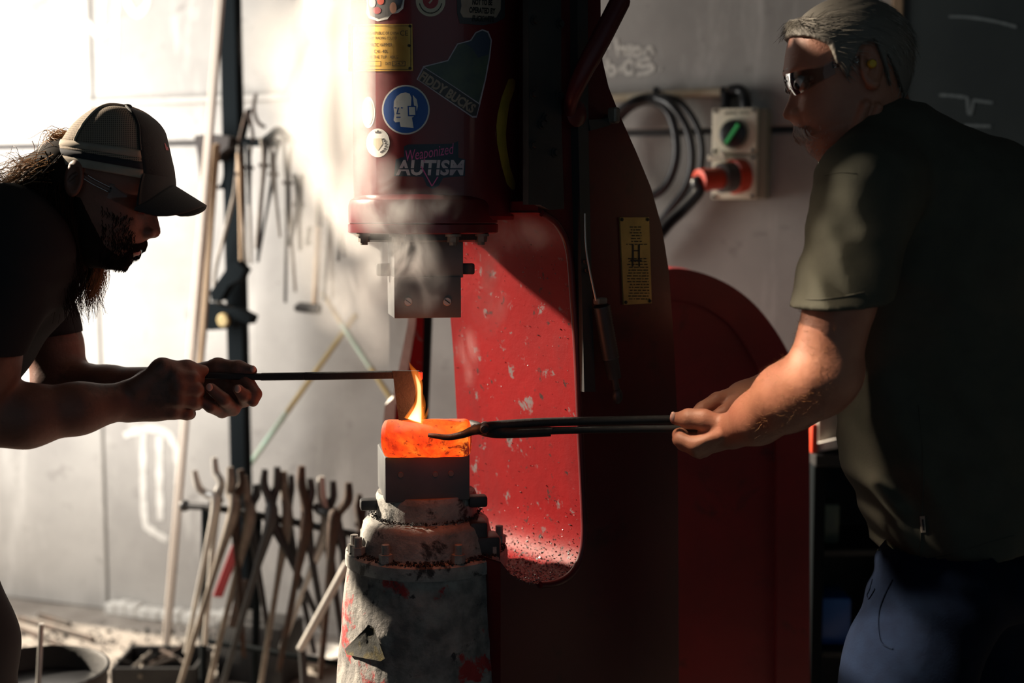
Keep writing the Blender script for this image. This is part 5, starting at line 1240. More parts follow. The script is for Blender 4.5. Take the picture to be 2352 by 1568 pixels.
tongs_px('hanging_tongs', 'smoke-veiled tongs with one very long straight rein', [[(652, 330), (656, 380)], [(670, 330), (664, 380)]], (661, 420), [(655, 695), (678, 670)], .2, .0055, ['steel_dark', 'steel_worn'], G_H)
tongs_px('hanging_tongs', 'broad blackened tongs half hidden in the left of the smoke', [[(676, 400), (684, 430)], [(694, 400), (690, 430)]], (686, 470), [(664, 565), (690, 575)], .2, .008, ['iron_black', 'steel_dark'], G_H)
tongs_px('hanging_tongs', 'short dark tongs behind the densest smoke, left of the hammer cylinder', [[(752, 440), (756, 470)], [(768, 440), (762, 470)]], (759, 500), [(744, 690), (764, 685)], .2, .0055, ['iron_black', 'steel_worn'], G_H)
tongs_px('hanging_tongs', 'rightmost blurred tongs in the smoke below the hammer cylinder', [[(780, 460), (783, 480)], [(796, 470), (790, 490)]], (787, 520), [(776, 600), (792, 590)], .2, .006, ['iron_black', 'steel_dark'], G_H)
hang([(712, 520), (706, 560), (712, 555)], .008, 'iron_black', 'small dark chisel hanging in the middle of the smoke', 'chisel', 'chisel', .2, 6)
# long-handled hammer
hh = thing('sledge_hammer', 'black-headed hammer hanging head-down by its long handle behind the smoke', 'hammer', Wp(712, 715, .2))
mk('handle', tubepx([(734, 440), (728, 600), (723, 702)], .009, .2, 10), 'wood_mid', hh, 50)
mk('handle_grip', tubepx([(736, 430), (733, 520)], .0105, .2, 6), 'post_black', hh, 50)
g = G(); hd = [(679, 708, .010), (690, 705, .016), (706, 707, .0155), (722, 708, .017), (734, 709, .016)]; g.tube([Wp(p[0], p[1], .2) for p in hd], [p[2] for p in hd], 10); mk('head', g, 'iron_black', hh, 40)
# angle clamp on the post
cl = thing('angle_clamp', 'black angled clamp with an ochre wheel fixed to the black post', 'clamp', Wp(530, 745, .3))
g = G(); g.prism([Wp(*p, .30) for p in ((560, 600), (578, 618), (566, 640), (540, 655), (520, 690), (502, 690), (500, 668), (528, 628), (545, 604))], WN * .04); mk('upper_jaw', g, 'post_black', cl)
g = G(); g.prism([Wp(*p, .30) for p in ((500, 692), (540, 706), (560, 706), (594, 724), (588, 742), (556, 730), (550, 752), (500, 756), (478, 752), (480, 700))], WN * .04); mk('lower_jaw', g, 'post_black', cl)
c = Wp(515, 735, .345); g = G(); g.lathe([(.0, .012), (.017, .012), (.02, .008), (.02, 0)][::-1], c, 20, WN); mk('wheel', g, 'tape_ochre', cl, 40)
# two crossed sticks leaning at the wall
st = thing('crossed_stick', 'ochre and mint stick leaning down to the left, under the smoke', 'stick', Wp(565, 1080, .12), 'crossed sticks on the wall')
mk('ochre_section', tubepx([(818, 722), (660, 945)], .0085, .12, 2), 'tape_ochre', st, 50); mk('mint_section', tubepx([(660, 945), (560, 1086)], .0088, .12, 2), 'tape_mint', st, 50)
st = thing('crossed_stick', 'stick with a mint middle leaning down to the right behind the cutter', 'stick', Wp(905, 930, .16), 'crossed sticks on the wall')
mk('ochre_section', tubepx([(742, 672), (784, 742)], .008, .155, 2), 'tape_ochre', st, 50); mk('mint_section', tubepx([(784, 742), (852, 845)], .0082, .155, 2), 'tape_mint', st, 50); mk('ochre_section', tubepx([(852, 845), (912, 935)], .008, .155, 2), 'tape_ochre', st, 50)
# ------------------------------------------------------------------ lower tongs rack
RO = .70
rk = thing('tongs_rack', 'dark floor rack with a sloping bar holding many tongs, behind the anvil', 'rack', wpt(Wt(600), 0, RO))
mk('bar', tubepx([(424, 1161), (500, 1167), (640, 1192), (820, 1228)], .010, RO, 16), 'steel_dark', rk, 50)
g = G(); g.ball(Wp(424, 1161, RO), .016, 12, 8); mk('end_knob', g, 'steel_dark', rk, 180)
for (x0, y0, x1) in ((472, 1160, 466), (592, 1182, 585), (786, 1222, 822)):
    a = Wp(x0, y0, RO); b_ = Wp(x1, 1600, RO - .08); b_.z = 0; g = G(); g.tube([b_, a], .011, 8); mk('leg', g, 'post_black', rk, 50)
a, b_ = Wp(466, 1470, RO - .02), Wp(815, 1530, RO - .02); g = G(); g.tube([a, b_], .009, 8); mk('cross_bar', g, 'post_black', rk, 50)
G_L = 'tongs standing in the floor rack'
B, Dk, Rs = 'steel_bright', 'steel_dark', 'steel_rust'
TL = [
 ('leftmost rack tongs with wide hooked jaws and two bright reins', [[(446, 1080), (456, 1118), (474, 1134)], [(492, 1050), (496, 1085), (508, 1110)]], (497, 1152), [(426, 1498), (470, 1480)], .0085, [B, B], .03),
 ('rack tongs with upright rusty jaws, second from the left', [[(528, 1072), (530, 1105), (528, 1130)], [(552, 1078), (556, 1110), (545, 1135)]], (538, 1168), [(412, 1575), (560, 1510)], .009, ['steel_worn', Rs], .05),
 ('rack tongs with a bright knuckle and a long pale rein, third from the left', [[(560, 1092), (566, 1125), (568, 1150)], [(588, 1112), (590, 1135), (580, 1155)]], (575, 1188), [(478, 1578), (620, 1480)], .009, ['steel_worn', Dk], .02),
 ('tall rack tongs with a pair of dark vertical jaws, middle of the rack', [[(608, 1078), (606, 1112), (618, 1145)], [(636, 1072), (636, 1112), (626, 1150)]], (624, 1190), [(512, 1570), (745, 1450)], .0095, [Dk, Dk], .04),
 ('rack tongs with rust-coloured jaws just right of the middle', [[(652, 1082), (652, 1112), (655, 1145)], [(668, 1090), (668, 1120), (664, 1150)]], (660, 1196), [(598, 1578), (722, 1500)], .0088, ['steel_worn', Dk], .0),
 ('rack tongs with the tallest thick black jaws', [[(693, 1070), (692, 1110), (700, 1150)], [(712, 1098), (714, 1130), (708, 1160)]], (704, 1205), [(640, 1540), (740, 1420)], .0098, [Rs, Dk], .05),
 ('rack tongs with rounded jaws and a long bright rein ending above the floor', [[(738, 1094), (738, 1130), (744, 1165)], [(764, 1104), (764, 1140), (754, 1172)]], (750, 1214), [(646, 1487), (800, 1560)], .0095, [B, Dk], .02),
 ('rightmost rack tongs with one big open hook jaw', [[(800, 1108), (799, 1148), (778, 1176)], [(722, 1160), (736, 1172), (750, 1178)]], (768, 1190), [(735, 1560), (830, 1420)], .0098, [Rs, Dk], .06),
]
for (lb, jw, pv_, en, r, mm, do_) in TL:
    tongs_px('rack_tongs', lb, jw, pv_, en, RO + do_, r, mm, G_L)
mk('bright_rod', tubepx([(800, 1290), (745, 1390), (690, 1490)], .0105, RO + .12, 8), 'steel_bright', None, 50, label='thick bright steel rod leaning beside the anvil pedestal', cat='rod')
mk('short_bar', tubepx([(694, 1492), (700, 1580), (705, 1690)], .010, RO + .1, 6), 'steel_dark', None, 50, label='dark bar standing on the floor below the bright leaning rod', cat='bar')
tongs_px('rack_tongs', 'small rusty tongs hanging apart at the far right, beside the anvil', [[(826, 1135), (822, 1165)], [(838, 1160), (834, 1180)]], (830, 1200), [(822, 1262), (850, 1250)], RO - .1, .008, [Rs, Rs], None)
# rust-red bars among the tongs
for k, (x0, y0, x1, y1, lb) in enumerate(((545, 1250, 500, 1370, 'rust-red flat bar leaning among the left tongs reins'), (560, 1330, 535, 1440, 'shorter rust-red bar low among the tongs reins'))):
    g = G(); a, b_ = Wp(x0, y0, RO - .06), Wp(x1, y1, RO - .06); d = (a - b_).normalized(); g.box((a + b_) / 2, ((a - b_).length, .028, .010), (d, WR, d.cross(WR)), .002); mk('rusty_bar', g, 'sticker_red' if k == 0 else 'steel_rust', None, label=lb, cat='bar', group='rusty bars in the rack')
# clutter on the floor
g = G(); c = Wp(600, 1560, RO - .3); g.box(Vector((c.x, c.y, .09)), (.22, .14, .18), (WR, -WN, UZ), .01, 2); mk('steel_block', g, 'iron_black', None, 40, label='black steel block on the floor under the tongs rack', cat='block')
def on_floor(px, py): d = ray(px, py); return CAM + d * (-CAMZ / d.z)
c = on_floor(735, 1530); g = G(); g.lathe([(.0, .012), (.05, .014), (.075, .03), (.08, .045), (.076, .047), (.07, .034), (.05, .022), (0, .02)], c, 36); mk('enamel_dish', g, 'white_paint', None, 50, label='white enamel dish on the floor beside the anvil pedestal', cat='dish')
tr_ = thing('scrap_tray', 'black steel scrap tray with iron bits on the floor, lower left', 'tray', on_floor(380, 1548))
c = on_floor(375, 1580); g = G()
for (o, sz) in (((0, 0, .012), (.24, .2, .01)), ((-.115, 0, .05), (.01, .2, .09)), ((.115, 0, .05), (.01, .2, .09)), ((0, -.095, .05), (.22, .01, .09)), ((0, .095, .05), (.22, .01, .09))): g.box(c + Vector(o), sz, None, .002)
mk('tray', g, 'iron_black', tr_, 30)
rr = random.Random(9)
for k in range(7):
    a = c + Vector((rr.uniform(-.1, .1), rr.uniform(-.08, .08), .08)); d = Vector((rr.gauss(0, 1), rr.gauss(0, 1), rr.uniform(.1, .8))).normalized() * .06; g = G(); g.tube([a - d, a + d], .006, 6); mk('iron_bit', g, ('steel_worn', 'steel_rust', 'iron_black')[k % 3], tr_)
r_ = random.Random(21)
def debris(r_):
    p = on_floor(r_.uniform(0, 640), r_.uniform(1445, 1560)); return (p.x, p.y, .004)
flakes('floor_grit', debris, 700, .002, .011, 'scale_black', None, 22); bpy.data.objects['floor_grit']['label'] = 'dark grit and coal crumbs scattered over the concrete floor'; bpy.data.objects['floor_grit']['category'] = 'grit'
for k, (x0, y0, x1, y1, lb) in enumerate(((40, 1425, 215, 1475, 'longest dark rod lying on the floor along the left wall'), (10, 1435, 170, 1500, 'dark rod lying nearest the camera on the floor at left'), (90, 1420, 160, 1440, 'short dark rod end lying close to the wall at left'))):
    g = G(); a, b_ = on_floor(x0, y0), on_floor(x1, y1); g.tube([a + UZ * .01, b_ + UZ * .01], .009, 8); mk('floor_rod', g, 'steel_rust', None, 50, label=lb, cat='rod', group='rods lying on the floor')
# tub with a rod
tb = thing('quench_tub', 'round black quench tub at the lower left corner', 'tub', (P(70, 1545, 2.8).x, 2.8, 0))
zt_ = P(70, 1543, 2.8).z; c = Vector((P(75, 1545, 2.8).x, 2.8, 0)); g = G(); R_ = .158
g.lathe([(R_ * .9, 0), (R_ * .98, zt_ * .5), (R_, zt_ - .004), (R_ + .006, zt_), (R_ + .006, zt_ + .006), (R_, zt_ + .008), (R_ - .006, zt_), (R_ - .010, zt_ * .6), (0, zt_ * .6)], c, 64); mk('tub_wall', g, 'iron_black', tb, 40)
g = G(); g.lathe([(R_ - .012, zt_ - .04), (0, zt_ - .039)], c, 48); mk('dark_water', g, 'rubber_black', tb, 60)
g = G(); g.tube([P(85, 1640, 2.78), P(95, 1432, 2.78)], .0058, 10); mk('quench_rod', g, 'steel_bright', None, 60, label='bright thin steel rod standing upright in the quench tub', cat='rod')
# red pedestal machine seen through the gap between the dies
rd = thing('pedestal_grinder', 'red machine column with black edge standing far behind the billet', 'machine', (P(945, 1200, 3.05).x, 3.05, 0))
def PQ(px, py): return P(px, py, 3.0)
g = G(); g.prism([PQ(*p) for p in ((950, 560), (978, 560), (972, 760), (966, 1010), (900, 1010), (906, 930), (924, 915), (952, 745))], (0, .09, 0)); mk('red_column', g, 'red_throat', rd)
g = G(); g.prism([P(*p, 2.985) for p in ((944, 560), (956, 560), (954, 745), (926, 915), (908, 930), (902, 1010), (876, 1010), (884, 930), (902, 915), (936, 745))], (0, .10, 0)); mk('painted_highlight', g, 'white_paint', rd)  # white strip painting the blown-out sunlight on the column's left edge
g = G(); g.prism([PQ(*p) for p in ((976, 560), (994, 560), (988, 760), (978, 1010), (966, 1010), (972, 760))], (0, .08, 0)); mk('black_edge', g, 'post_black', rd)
g = G(); q = PQ(938, 1010); g.box(Vector((q.x, 3.05, q.z / 2)), (.07, .09, q.z), None, .004); mk('stand', g, 'post_black', rd)
# things on the bench behind the grey-haired man's waist
bn = thing('side_bench', 'dark low bench with shelves in the shade behind the grey-haired man', 'bench', (P(1975, 1300, 3.1).x, 3.2, 0))
q = P(1985, 1035, 3.1); g = G(); g.box(Vector((q.x, 3.2, q.z - .015)), (.26, .3, .03), None, .003); mk('bench_top', g, 'iron_black', bn)
for x in (-.115, .115):
    g = G(); g.box(Vector((q.x + x, 3.2, (q.z - .03) / 2)), (.03, .28, q.z - .03), None, .003); mk('leg', g, 'post_black', bn)
g = G(); g.box(Vector((q.x, 3.36, q.z / 2)), (.30, .02, q.z), None, .002); mk('back_panel', g, 'iron_black', bn)
for zz in (.3, .55):
    g = G(); g.box(Vector((q.x, 3.2, zz)), (.2, .26, .015), None, .002); mk('shelf', g, 'iron_black', bn)
g = G(); q2 = P(1908, 965, 3.1); g.box(Vector((q2.x + .02, 3.15, q.z + .055)), (.10, .10, .11), None, .008, 2); mk('grey_canister', g, 'steel_worn', None, 40, label='grey canister on the side bench behind the grey-haired man', cat='canister')
g = G(); q2 = P(1873, 958, 3.06); g.box(Vector((q2.x, 3.075, q.z + .035)), (.016, .03, .07), None, .004, 2); mk('red_lighter', g, 'plastic_red', None, 40, label='small bright red block standing on the side bench', cat='block')
g = G(); q2 = P(1892, 1012, 3.07); g.box(Vector((q2.x + .01, 3.085, q.z + .016)), (.06, .05, .02), (Vector((.9, -.3, .3)).normalized(), Vector((.3, .95, 0)).normalized(), Vector((-.3, .1, .95)).normalized()), .006, 2); mk('pale_rag', g, 'white_paint', None, 60, label='pale folded rag on the edge of the side bench', cat='rag')
g = G(); q2 = P(1915, 1480, 3.1); g.box(Vector((q2.x, 3.17, .3 + .0085 + .06)), (.09, .12, .12), None, .01, 2); mk('blue_tin', g, 'sticker_blue', None, 40, label='dark blue tin on the lower shelf of the side bench', cat='tin')
g = G(); q2 = P(1905, 1250, 3.1); g.box(Vector((q2.x, 3.17, .55 + .0085 + .05)), (.06, .1, .1), None, .008, 2); mk('green_box', g, 'sticker_green', None, 40, label='dull green box on the upper shelf of the side bench', cat='box')
# ------------------------------------------------------------------ stickers, plates and lettering on the hammer cylinder
def CY_(px, py, e=.0008): return hit_cyl(px, py, CC, CR + e)
def fill_px(outline, step=6, e=.0008, pick=None):
    """polygon in image pixels laid on the cylinder as a triangulated grid"""
    from mathutils.geometry import delaunay_2d_cdt
    xs = [p[0] for p in outline]; ys = [p[1] for p in outline]; pts = []; n = len(outline)
    for i in range(n):
        a, b_ = Vector(outline[i]), Vector(outline[(i + 1) % n]); m_ = max(1, int((b_ - a).length / step))
        for k in range(m_): pts.append(a.lerp(b_, k / m_))
    nb = len(pts); ed = [(i, (i + 1) % nb) for i in range(nb)]
    x = min(xs) + step
    def inside(p):
        c = False; j = n - 1
        for i in range(n):
            if (outline[i][1] > p[1]) != (outline[j][1] > p[1]) and p[0] < (outline[j][0] - outline[i][0]) * (p[1] - outline[i][1]) / (outline[j][1] - outline[i][1]) + outline[i][0]: c = not c
            j = i
        return c
    yy = min(ys)
    while x < max(xs):
        y = min(ys) + step
        while y < max(ys):
            if inside((x, y)): pts.append(Vector((x + .01, y + .013)))
            y += step * 2.5
        x += step
    r = delaunay_2d_cdt(pts, ed, [], 1, 1e-4)
    v = [CY_(p[0], p[1], e) for p in r[0]]; return v, [list(q)[::-1] for q in r[2]]
def circ(cx_, cy_, rx, ry=None, n=40, a0=0, a1=2 * pi): ry = ry or rx; return [(cx_ + rx * cos(a0 + (a1 - a0) * k / n), cy_ + ry * sin(a0 + (a1 - a0) * k / n)) for k in range(n)]
def stk(name, outline, matn, parent, e=.0008, **kw): return mk(name, fill_px(outline, 6, e), matn, parent, **kw)
_fc = {}
def text_geo(body, shear=0.0, bold=0.0):
    cu = bpy.data.curves.new('t', 'FONT'); cu.body = body; cu.size = 1; cu.align_x = 'CENTER'; cu.align_y = 'CENTER'; cu.shear = shear; cu.offset = bold; cu.resolution_u = 3
    o = bpy.data.objects.new('t', cu); me = bpy.data.meshes.new_from_object(o); bm = bmesh.new(); bm.from_mesh(me); bmesh.ops.triangulate(bm, faces=bm.faces)
    for _ in range(2):
        le = [e for e in bm.edges if e.calc_length() > .35]
        if le: bmesh.ops.subdivide_edges(bm, edges=le, cuts=1); bmesh.ops.triangulate(bm, faces=bm.faces)
    v = [(q.co.x, q.co.y) for q in bm.verts]; f = [[q.index for q in p.verts] for p in bm.faces]; bm.free(); bpy.data.objects.remove(o); bpy.data.curves.remove(cu); bpy.data.meshes.remove(me)
    return v, f
def lettering(name, body, cx_, cy_, w_, h_, ang, matn, parent, e=.0012, shear=0.0, bold=0.0, mapf=None):
    v, f = text_geo(body, shear, bold); xs = [p[0] for p in v]; ys = [p[1] for p in v]; x0, x1, y0, y1 = min(xs), max(xs), min(ys), max(ys); a = math.radians(ang); out = []
    for (x, y) in v:
        X = ((x - x0) / (x1 - x0) - .5) * w_; Y = -((y - y0) / (y1 - y0) - .5) * h_; out.append((mapf or CY_)(cx_ + X * cos(a) - Y * sin(a), cy_ + X * sin(a) + Y * cos(a), e))
    return mk(name, (out, f), matn, parent)
# ear-protection sign
sg = stk('hearing_sign', circ(932, 252, 55, 57), 'sticker_white', ham)
stk('blue_disc', circ(932, 252, 51.5, 53.5), 'sticker_blue', sg, .0013)
face = [(904, 246), (905, 232), (911, 221), (921, 214), (932, 212), (941, 215), (945, 224), (944, 243), (952, 245), (955, 262), (950, 268), (946, 270), (950, 294), (920, 291), (918, 280), (908, 281), (904, 276), (906, 262)]
stk('head_symbol', face, 'sticker_white', sg, .0018)
stk('head_back', [(948, 218), (957, 228), (960, 244), (957, 256), (956, 244), (951, 242)], 'sticker_white', sg, .0018)
for nm, o_ in (('ear_cup_outline', [(936, 243), (956, 243), (957, 267), (937, 267)]),): stk(nm, o_, 'sticker_blue', sg, .0022)
stk('ear_cup', [(939, 246), (953, 246), (954, 264), (940, 264)], 'sticker_white', sg, .0027)
stk('brow_mark', [(906, 246), (911, 247), (911, 249), (906, 249)], 'sticker_blue', sg, .0022); stk('brow_mark', [(921, 246), (926, 247), (925, 249), (921, 249)], 'sticker_blue', sg, .0022)
stk('nose_mark', [(914, 247), (917, 247), (913, 260), (919, 260), (919, 262), (910, 262)], 'sticker_blue', sg, .0022); stk('mouth_mark', [(910, 268), (920, 268), (920, 270.5), (910, 270.5)], 'sticker_blue', sg, .0022)
# brass maker's plate
bp_ = stk('makers_plate', [(800, 56), (947, 55), (949, 163), (800, 164)], 'brass', ham, .0016)
for (px, py) in ((942, 60), (942, 157), (940, 105)):
    q = CY_(px, py, .0016); nr = (q - CC); nr.z = 0; g = G(); g.bolt(q, nr, .0026, .0018); mk('plate_screw', g, 'ink', bp_)
for k, (b_, x, y, w_, h_) in enumerate((('PEOPLE\'S REPUBLIC OF CHINA', 872, 76, 88, 7), ('MACHINERY TRADING CO.,LTD', 868, 88, 86, 7), ('PNEUMATIC HAMMER', 866, 103, 70, 8), ('TYPE     C41-40L', 858, 118, 68, 8), ('MASS OF THE TUP   40KG', 869, 131, 90, 7), ('DATE', 892, 146, 13, 7), ('\'24.7', 916, 146, 22, 6))):
    lettering('engraving', b_, x, y, w_, h_, 0, 'ink', bp_, .0021)
lettering('ce_mark', 'CE', 928, 76, 18, 12, 0, 'ink', bp_, .0021)
def frame_px(x0, y0, x1, y1, t, nm, par, matn, e):
    g = G()
    for o_ in ([(x0, y0), (x1, y0), (x1, y0 + t), (x0, y0 + t)], [(x0, y1 - t), (x1, y1 - t), (x1, y1), (x0, y1)], [(x0, y0 + t), (x0 + t, y0 + t), (x0 + t, y1 - t), (x0, y1 - t)], [(x1 - t, y0 + t), (x1, y0 + t), (x1, y1 - t), (x1 - t, y1 - t)]): q = fill_px(o_, 6, e); g.add(*q)
    return mk(nm, g, matn, par)
frame_px(901, 140, 931, 152, 1.3, 'date_box', bp_, 'ink', .0021); frame_px(830, 140, 875, 152, 1.0, 'number_box', bp_, 'ink', .0021); frame_px(806, 59, 944, 160, 1.2, 'plate_border', bp_, 'ink', .0021)
# round white seal with a crown and laurel
se = stk('seal_sticker', circ(868, 328, 27, 33), 'sticker_white', ham)
stk('crown', [(862, 306), (860, 300), (864, 303), (868, 298), (872, 303), (876, 300), (874, 306)], 'sticker_dark', se, .0013)
for k in range(7): a = -0.9 + k * .36; x, y = 868 + 15 * cos(a), 334 + 17 * sin(a); stk('laurel_leaf', [(x, y - 2), (x + 5, y - 4), (x + 6, y), (x + 1, y + 1)], 'sticker_dark', se, .0013)
stk('shield', [(858, 318), (876, 317), (879, 330), (868, 346), (857, 331)], 'sticker_cream', se, .0013)
s2 = stk('edge_sticker', circ(846, 258, 15, 36), 'sticker_white', ham); stk('edge_sticker_print', circ(846, 258, 11, 29), 'sticker_cream', s2, .0013)
# colourful cut-out sticker at the top (generic shapes)
a_ = stk('cutout_sticker', [(838, -30), (925, -30), (929, 0), (926, 20), (914, 30), (900, 32), (890, 44), (868, 49), (848, 42), (841, 30), (843, 10)], 'sticker_white', ham)
stk('dark_patch', [(842, -30), (922, -30), (925, 2), (920, 18), (905, 28), (892, 36), (868, 43), (850, 36), (845, 10)], 'sticker_dark', a_, .0013)
stk('red_patch', circ(874, 2, 8, 9), 'plastic_red', a_, .0018); stk('skin_patch', circ(903, 18, 8, 13), 'sticker_skin', a_, .0018); stk('red_patch', circ(866, 24, 9, 8), 'sticker_red', a_, .0018); stk('pale_patch', circ(855, 6, 8, 11), 'sticker_pale', a_, .0018); stk('slate_patch', circ(915, -2, 8, 14), 'sticker_slate', a_, .0018)
# round cream ring sticker
rs = stk('ring_sticker', circ(989, 2, 34, 36), 'sticker_cream', ham); stk('ring_centre', circ(989, 0, 18, 20), 'sticker_red', rs, .0013)
for k in range(26): a = .25 + k * .105; stk('ring_letter', [(989 + 26 * cos(a) - 1, 2 + 28 * sin(a) - 1.6), (989 + 26 * cos(a) + 1, 2 + 28 * sin(a) - 1.6), (989 + 26 * cos(a) + 1, 2 + 28 * sin(a) + 1.6), (989 + 26 * cos(a) - 1, 2 + 28 * sin(a) + 1.6)], 'ink', rs, .0013)
stk('ring_motif', [(984, 6), (992, -2), (996, -8), (993, 2), (987, 9)], 'sticker_cream', rs, .0018)
# operator notice
nt_ = stk('notice_sticker', [(1049, -30), (1160, -30), (1160, 40), (1140, 52), (1110, 58), (1056, 54), (1050, 30)], 'sticker_dark', ham)
stk('notice_face', [(1056, -28), (1152, -28), (1150, 22), (1140, 40), (1110, 42), (1064, 40), (1057, 28), (1060, 14)], 'sticker_tan', nt_, .0013)
lettering('notice_text', 'NOT TO BE', 1108, 5, 46, 14, 2, 'ink', nt_, .0018, 0, .045); lettering('notice_text', 'OPERATED BY', 1108, 24, 60, 14, 3, 'ink', nt_, .0018, 0, .045); lettering('notice_text', 'FUCKWITS', 1110, 43, 50, 14, 3, 'ink', nt_, .0018, 0, .045)
# FIDDY BUCKS sticker: lettered band and a plain mound-shaped figure
fb = stk('slogan_sticker', [(957, 182), (972, 152), (1028, 138), (1050, 100), (1080, 92), (1092, 74), (1108, 67), (1122, 72), (1130, 92), (1126, 130), (1117, 180), (1102, 244), (1095, 270), (1085, 270)], 'sticker_pale', ham)
stk('plain_figure', [(975, 154), (1030, 140), (1052, 102), (1082, 94), (1094, 76), (1108, 70), (1120, 75), (1127, 93), (1123, 130), (1114, 180), (1100, 236), (1040, 196)], 'sticker_green', fb, .0013)
stk('figure_top', [(1068, 98), (1084, 94), (1095, 77), (1108, 71), (1119, 76), (1126, 94), (1122, 125), (1098, 132), (1086, 112)], 'sticker_slate', fb, .0018)
stk('slogan_band', [(960, 182), (974, 156), (1040, 198), (1101, 240), (1094, 266), (1085, 266), (1020, 222)], 'sticker_dark', fb, .0019)
lettering('slogan_text', 'FIDDY BUCKS', 1028, 212, 146, 23, 33, 'sticker_tan', fb, .0025, 0, .04)
# weaponized autism sticker
wa = stk('lettered_sticker', [(905, 404), (909, 366), (928, 360), (928, 336), (936, 332), (1040, 330), (1052, 324), (1053, 362), (1069, 366), (1068, 404), (1018, 408), (1008, 426), (993, 434), (980, 426), (972, 406)], 'sticker_navy', ham)
lettering('big_letters', 'AUTISM', 988, 385, 158, 36, 0, 'sticker_pale', wa, .0013, .1, .03)
lettering('script_letters', 'Weaponized', 989, 353, 112, 32, -9, 'sticker_pink', wa, .0018, .35)
for o_ in ([(966, 382), (969, 382), (993, 426), (991, 428)], [(1004, 406), (1007, 406), (994, 427), (991, 427)]): stk('pink_triangle_line', o_, 'sticker_pink', wa, .0021)
stk('letter_shade', [(917, 386), (1062, 386), (1063, 389), (916, 389)], 'sticker_navy', wa, .0016)
# long curved yellow strip (plain stand-in)
bs = stk('curved_strip_sticker', [(1168, 182), (1178, 180), (1184, 186), (1182, 204), (1170, 240), (1164, 280), (1162, 310), (1164, 340), (1172, 385), (1184, 420), (1183, 434), (1176, 436), (1164, 422), (1152, 380), (1142, 330), (1140, 290), (1143, 262), (1152, 224)], 'sticker_yellow', ham)
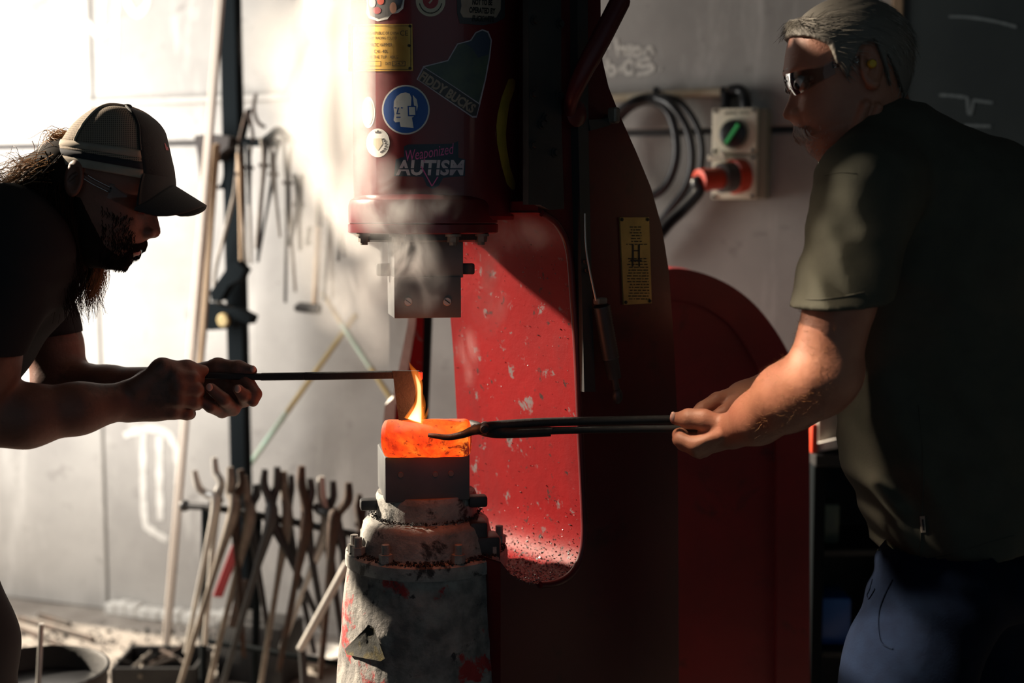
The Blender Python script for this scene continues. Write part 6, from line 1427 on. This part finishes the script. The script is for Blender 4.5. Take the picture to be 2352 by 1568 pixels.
# ------------------------------------------------------------------ steam and smoke
def smoke(name, label, blobs, lo_px, hi_px, Y0, Y1, dens, nscale, lo_t, hi_t, aniso=.35, seed=0., stepr=1.6):
    c0, c1 = P(lo_px[0], hi_px[1], (Y0 + Y1) / 2), P(hi_px[0], lo_px[1], (Y0 + Y1) / 2)
    g = G(); g.box(((c0.x + c1.x) / 2, (Y0 + Y1) / 2, (c0.z + c1.z) / 2), (abs(c1.x - c0.x), Y1 - Y0, abs(c1.z - c0.z)))
    m = bpy.data.materials.new(name); m.use_nodes = True; nt = m.node_tree; nt.nodes.remove(nt.nodes['Principled BSDF'])
    geo = nd(nt, 'ShaderNodeNewGeometry'); pos = geo.outputs['Position']; acc = None
    nz = nd(nt, 'ShaderNodeTexNoise'); nz.inputs['Scale'].default_value = nscale; nz.inputs['Detail'].default_value = 5; nz.inputs['Roughness'].default_value = .58; nz.inputs['Distortion'].default_value = .9
    off = nd(nt, 'ShaderNodeVectorMath', operation='ADD'); off.inputs[1].default_value = (seed, seed * 1.7, seed * .3); nt.links.new(pos, off.inputs[0])
    mp = nd(nt, 'ShaderNodeMapping'); mp.inputs['Scale'].default_value = (1, 1, .62); nt.links.new(off.outputs[0], mp.inputs[0]); nt.links.new(mp.outputs[0], nz.inputs['Vector'])
    for (px, py, Y, rx, rz, amp) in blobs:
        c = P(px, py, Y); r3 = (rx / F * Y, max(.03, min(rx, rz) / F * Y * .8), rz / F * Y)
        sb_ = nd(nt, 'ShaderNodeVectorMath', operation='SUBTRACT'); sb_.inputs[1].default_value = c; nt.links.new(pos, sb_.inputs[0])
        dv_ = nd(nt, 'ShaderNodeVectorMath', operation='DIVIDE'); dv_.inputs[1].default_value = r3; nt.links.new(sb_.outputs[0], dv_.inputs[0])
        ln = nd(nt, 'ShaderNodeVectorMath', operation='LENGTH'); nt.links.new(dv_.outputs[0], ln.inputs[0])
        mr = nd(nt, 'ShaderNodeMapRange', interpolation_type='SMOOTHSTEP'); mr.inputs['From Min'].default_value = 1.0; mr.inputs['From Max'].default_value = 0.0; mr.inputs['To Min'].default_value = 0; mr.inputs['To Max'].default_value = amp; nt.links.new(ln.outputs['Value'], mr.inputs['Value'])
        if acc is None: acc = mr.outputs[0]
        else: ad = nd(nt, 'ShaderNodeMath', operation='ADD'); nt.links.new(acc, ad.inputs[0]); nt.links.new(mr.outputs[0], ad.inputs[1]); acc = ad.outputs[0]
    # wisps: noise gates the envelope
    mr = nd(nt, 'ShaderNodeMapRange', interpolation_type='SMOOTHSTEP'); mr.inputs['From Min'].default_value = lo_t; mr.inputs['From Max'].default_value = hi_t; nt.links.new(nz.outputs[0], mr.inputs['Value'])
    mu = nd(nt, 'ShaderNodeMath', operation='MULTIPLY'); nt.links.new(acc, mu.inputs[0]); nt.links.new(mr.outputs[0], mu.inputs[1])
    md = nd(nt, 'ShaderNodeMath', operation='MULTIPLY'); md.inputs[1].default_value = dens; nt.links.new(mu.outputs[0], md.inputs[0])
    vs = nd(nt, 'ShaderNodeVolumeScatter'); vs.inputs['Color'].default_value = (.97, .97, .97, 1); vs.inputs['Anisotropy'].default_value = aniso; nt.links.new(md.outputs[0], vs.inputs['Density'])
    nt.links.new(vs.outputs[0], nt.nodes['Material Output'].inputs['Volume'])
    m.cycles.volume_step_rate = stepr
    return mk(name, g, m, None, label=label, cat='smoke', kind='stuff')
smoke('smoke_plume', 'dense sunlit white smoke plume rising left of the hammer cylinder', [
    (790, 60, 2.30, 120, 360, 2.2), (770, 290, 2.28, 115, 240, 2.2), (815, 480, 2.24, 80, 130, 1.5), (700, 200, 2.33, 105, 240, .55), (630, 110, 2.38, 90, 170, .14), (822, 180, 2.13, 62, 400, 1.5), (860, 560, 2.2, 60, 120, 1.0),
    (655, 330, 2.35, 60, 150, .07), (720, 560, 2.33, 90, 190, .14), (800, 690, 2.3, 110, 110, .30), (860, 770, 2.32, 80, 100, .12)], (520, -140), (880, 900), 2.04, 2.52, 60, 9, .32, .60, .25, 0.)
smoke('steam_puff', 'thin swirling steam drifting in front of the hammer ram and dies', [
    (870, 480, 2.04, 80, 90, .55), (930, 490, 2.04, 90, 70, .22), (935, 590, 2.04, 90, 80, .7), (880, 630, 2.05, 80, 90, .6), (985, 630, 2.04, 60, 70, .15), (1010, 470, 2.04, 70, 50, .10), (880, 400, 2.05, 50, 60, .35), (950, 690, 2.05, 80, 50, .18)], (770, 330), (1090, 770), 1.99, 2.085, 46, 22, .38, .70, .25, 3.)
smoke('steam_wisp', 'faint steam wisp curling inside the red hammer throat', [
    (1200, 540, 2.16, 90, 55, 1.0), (1110, 610, 2.17, 60, 80, .8), (1120, 700, 2.2, 60, 90, .5), (1070, 820, 2.25, 40, 90, .35)], (1030, 470), (1300, 900), 2.10, 2.28, 38, 19, .40, .66, .3, 7.)
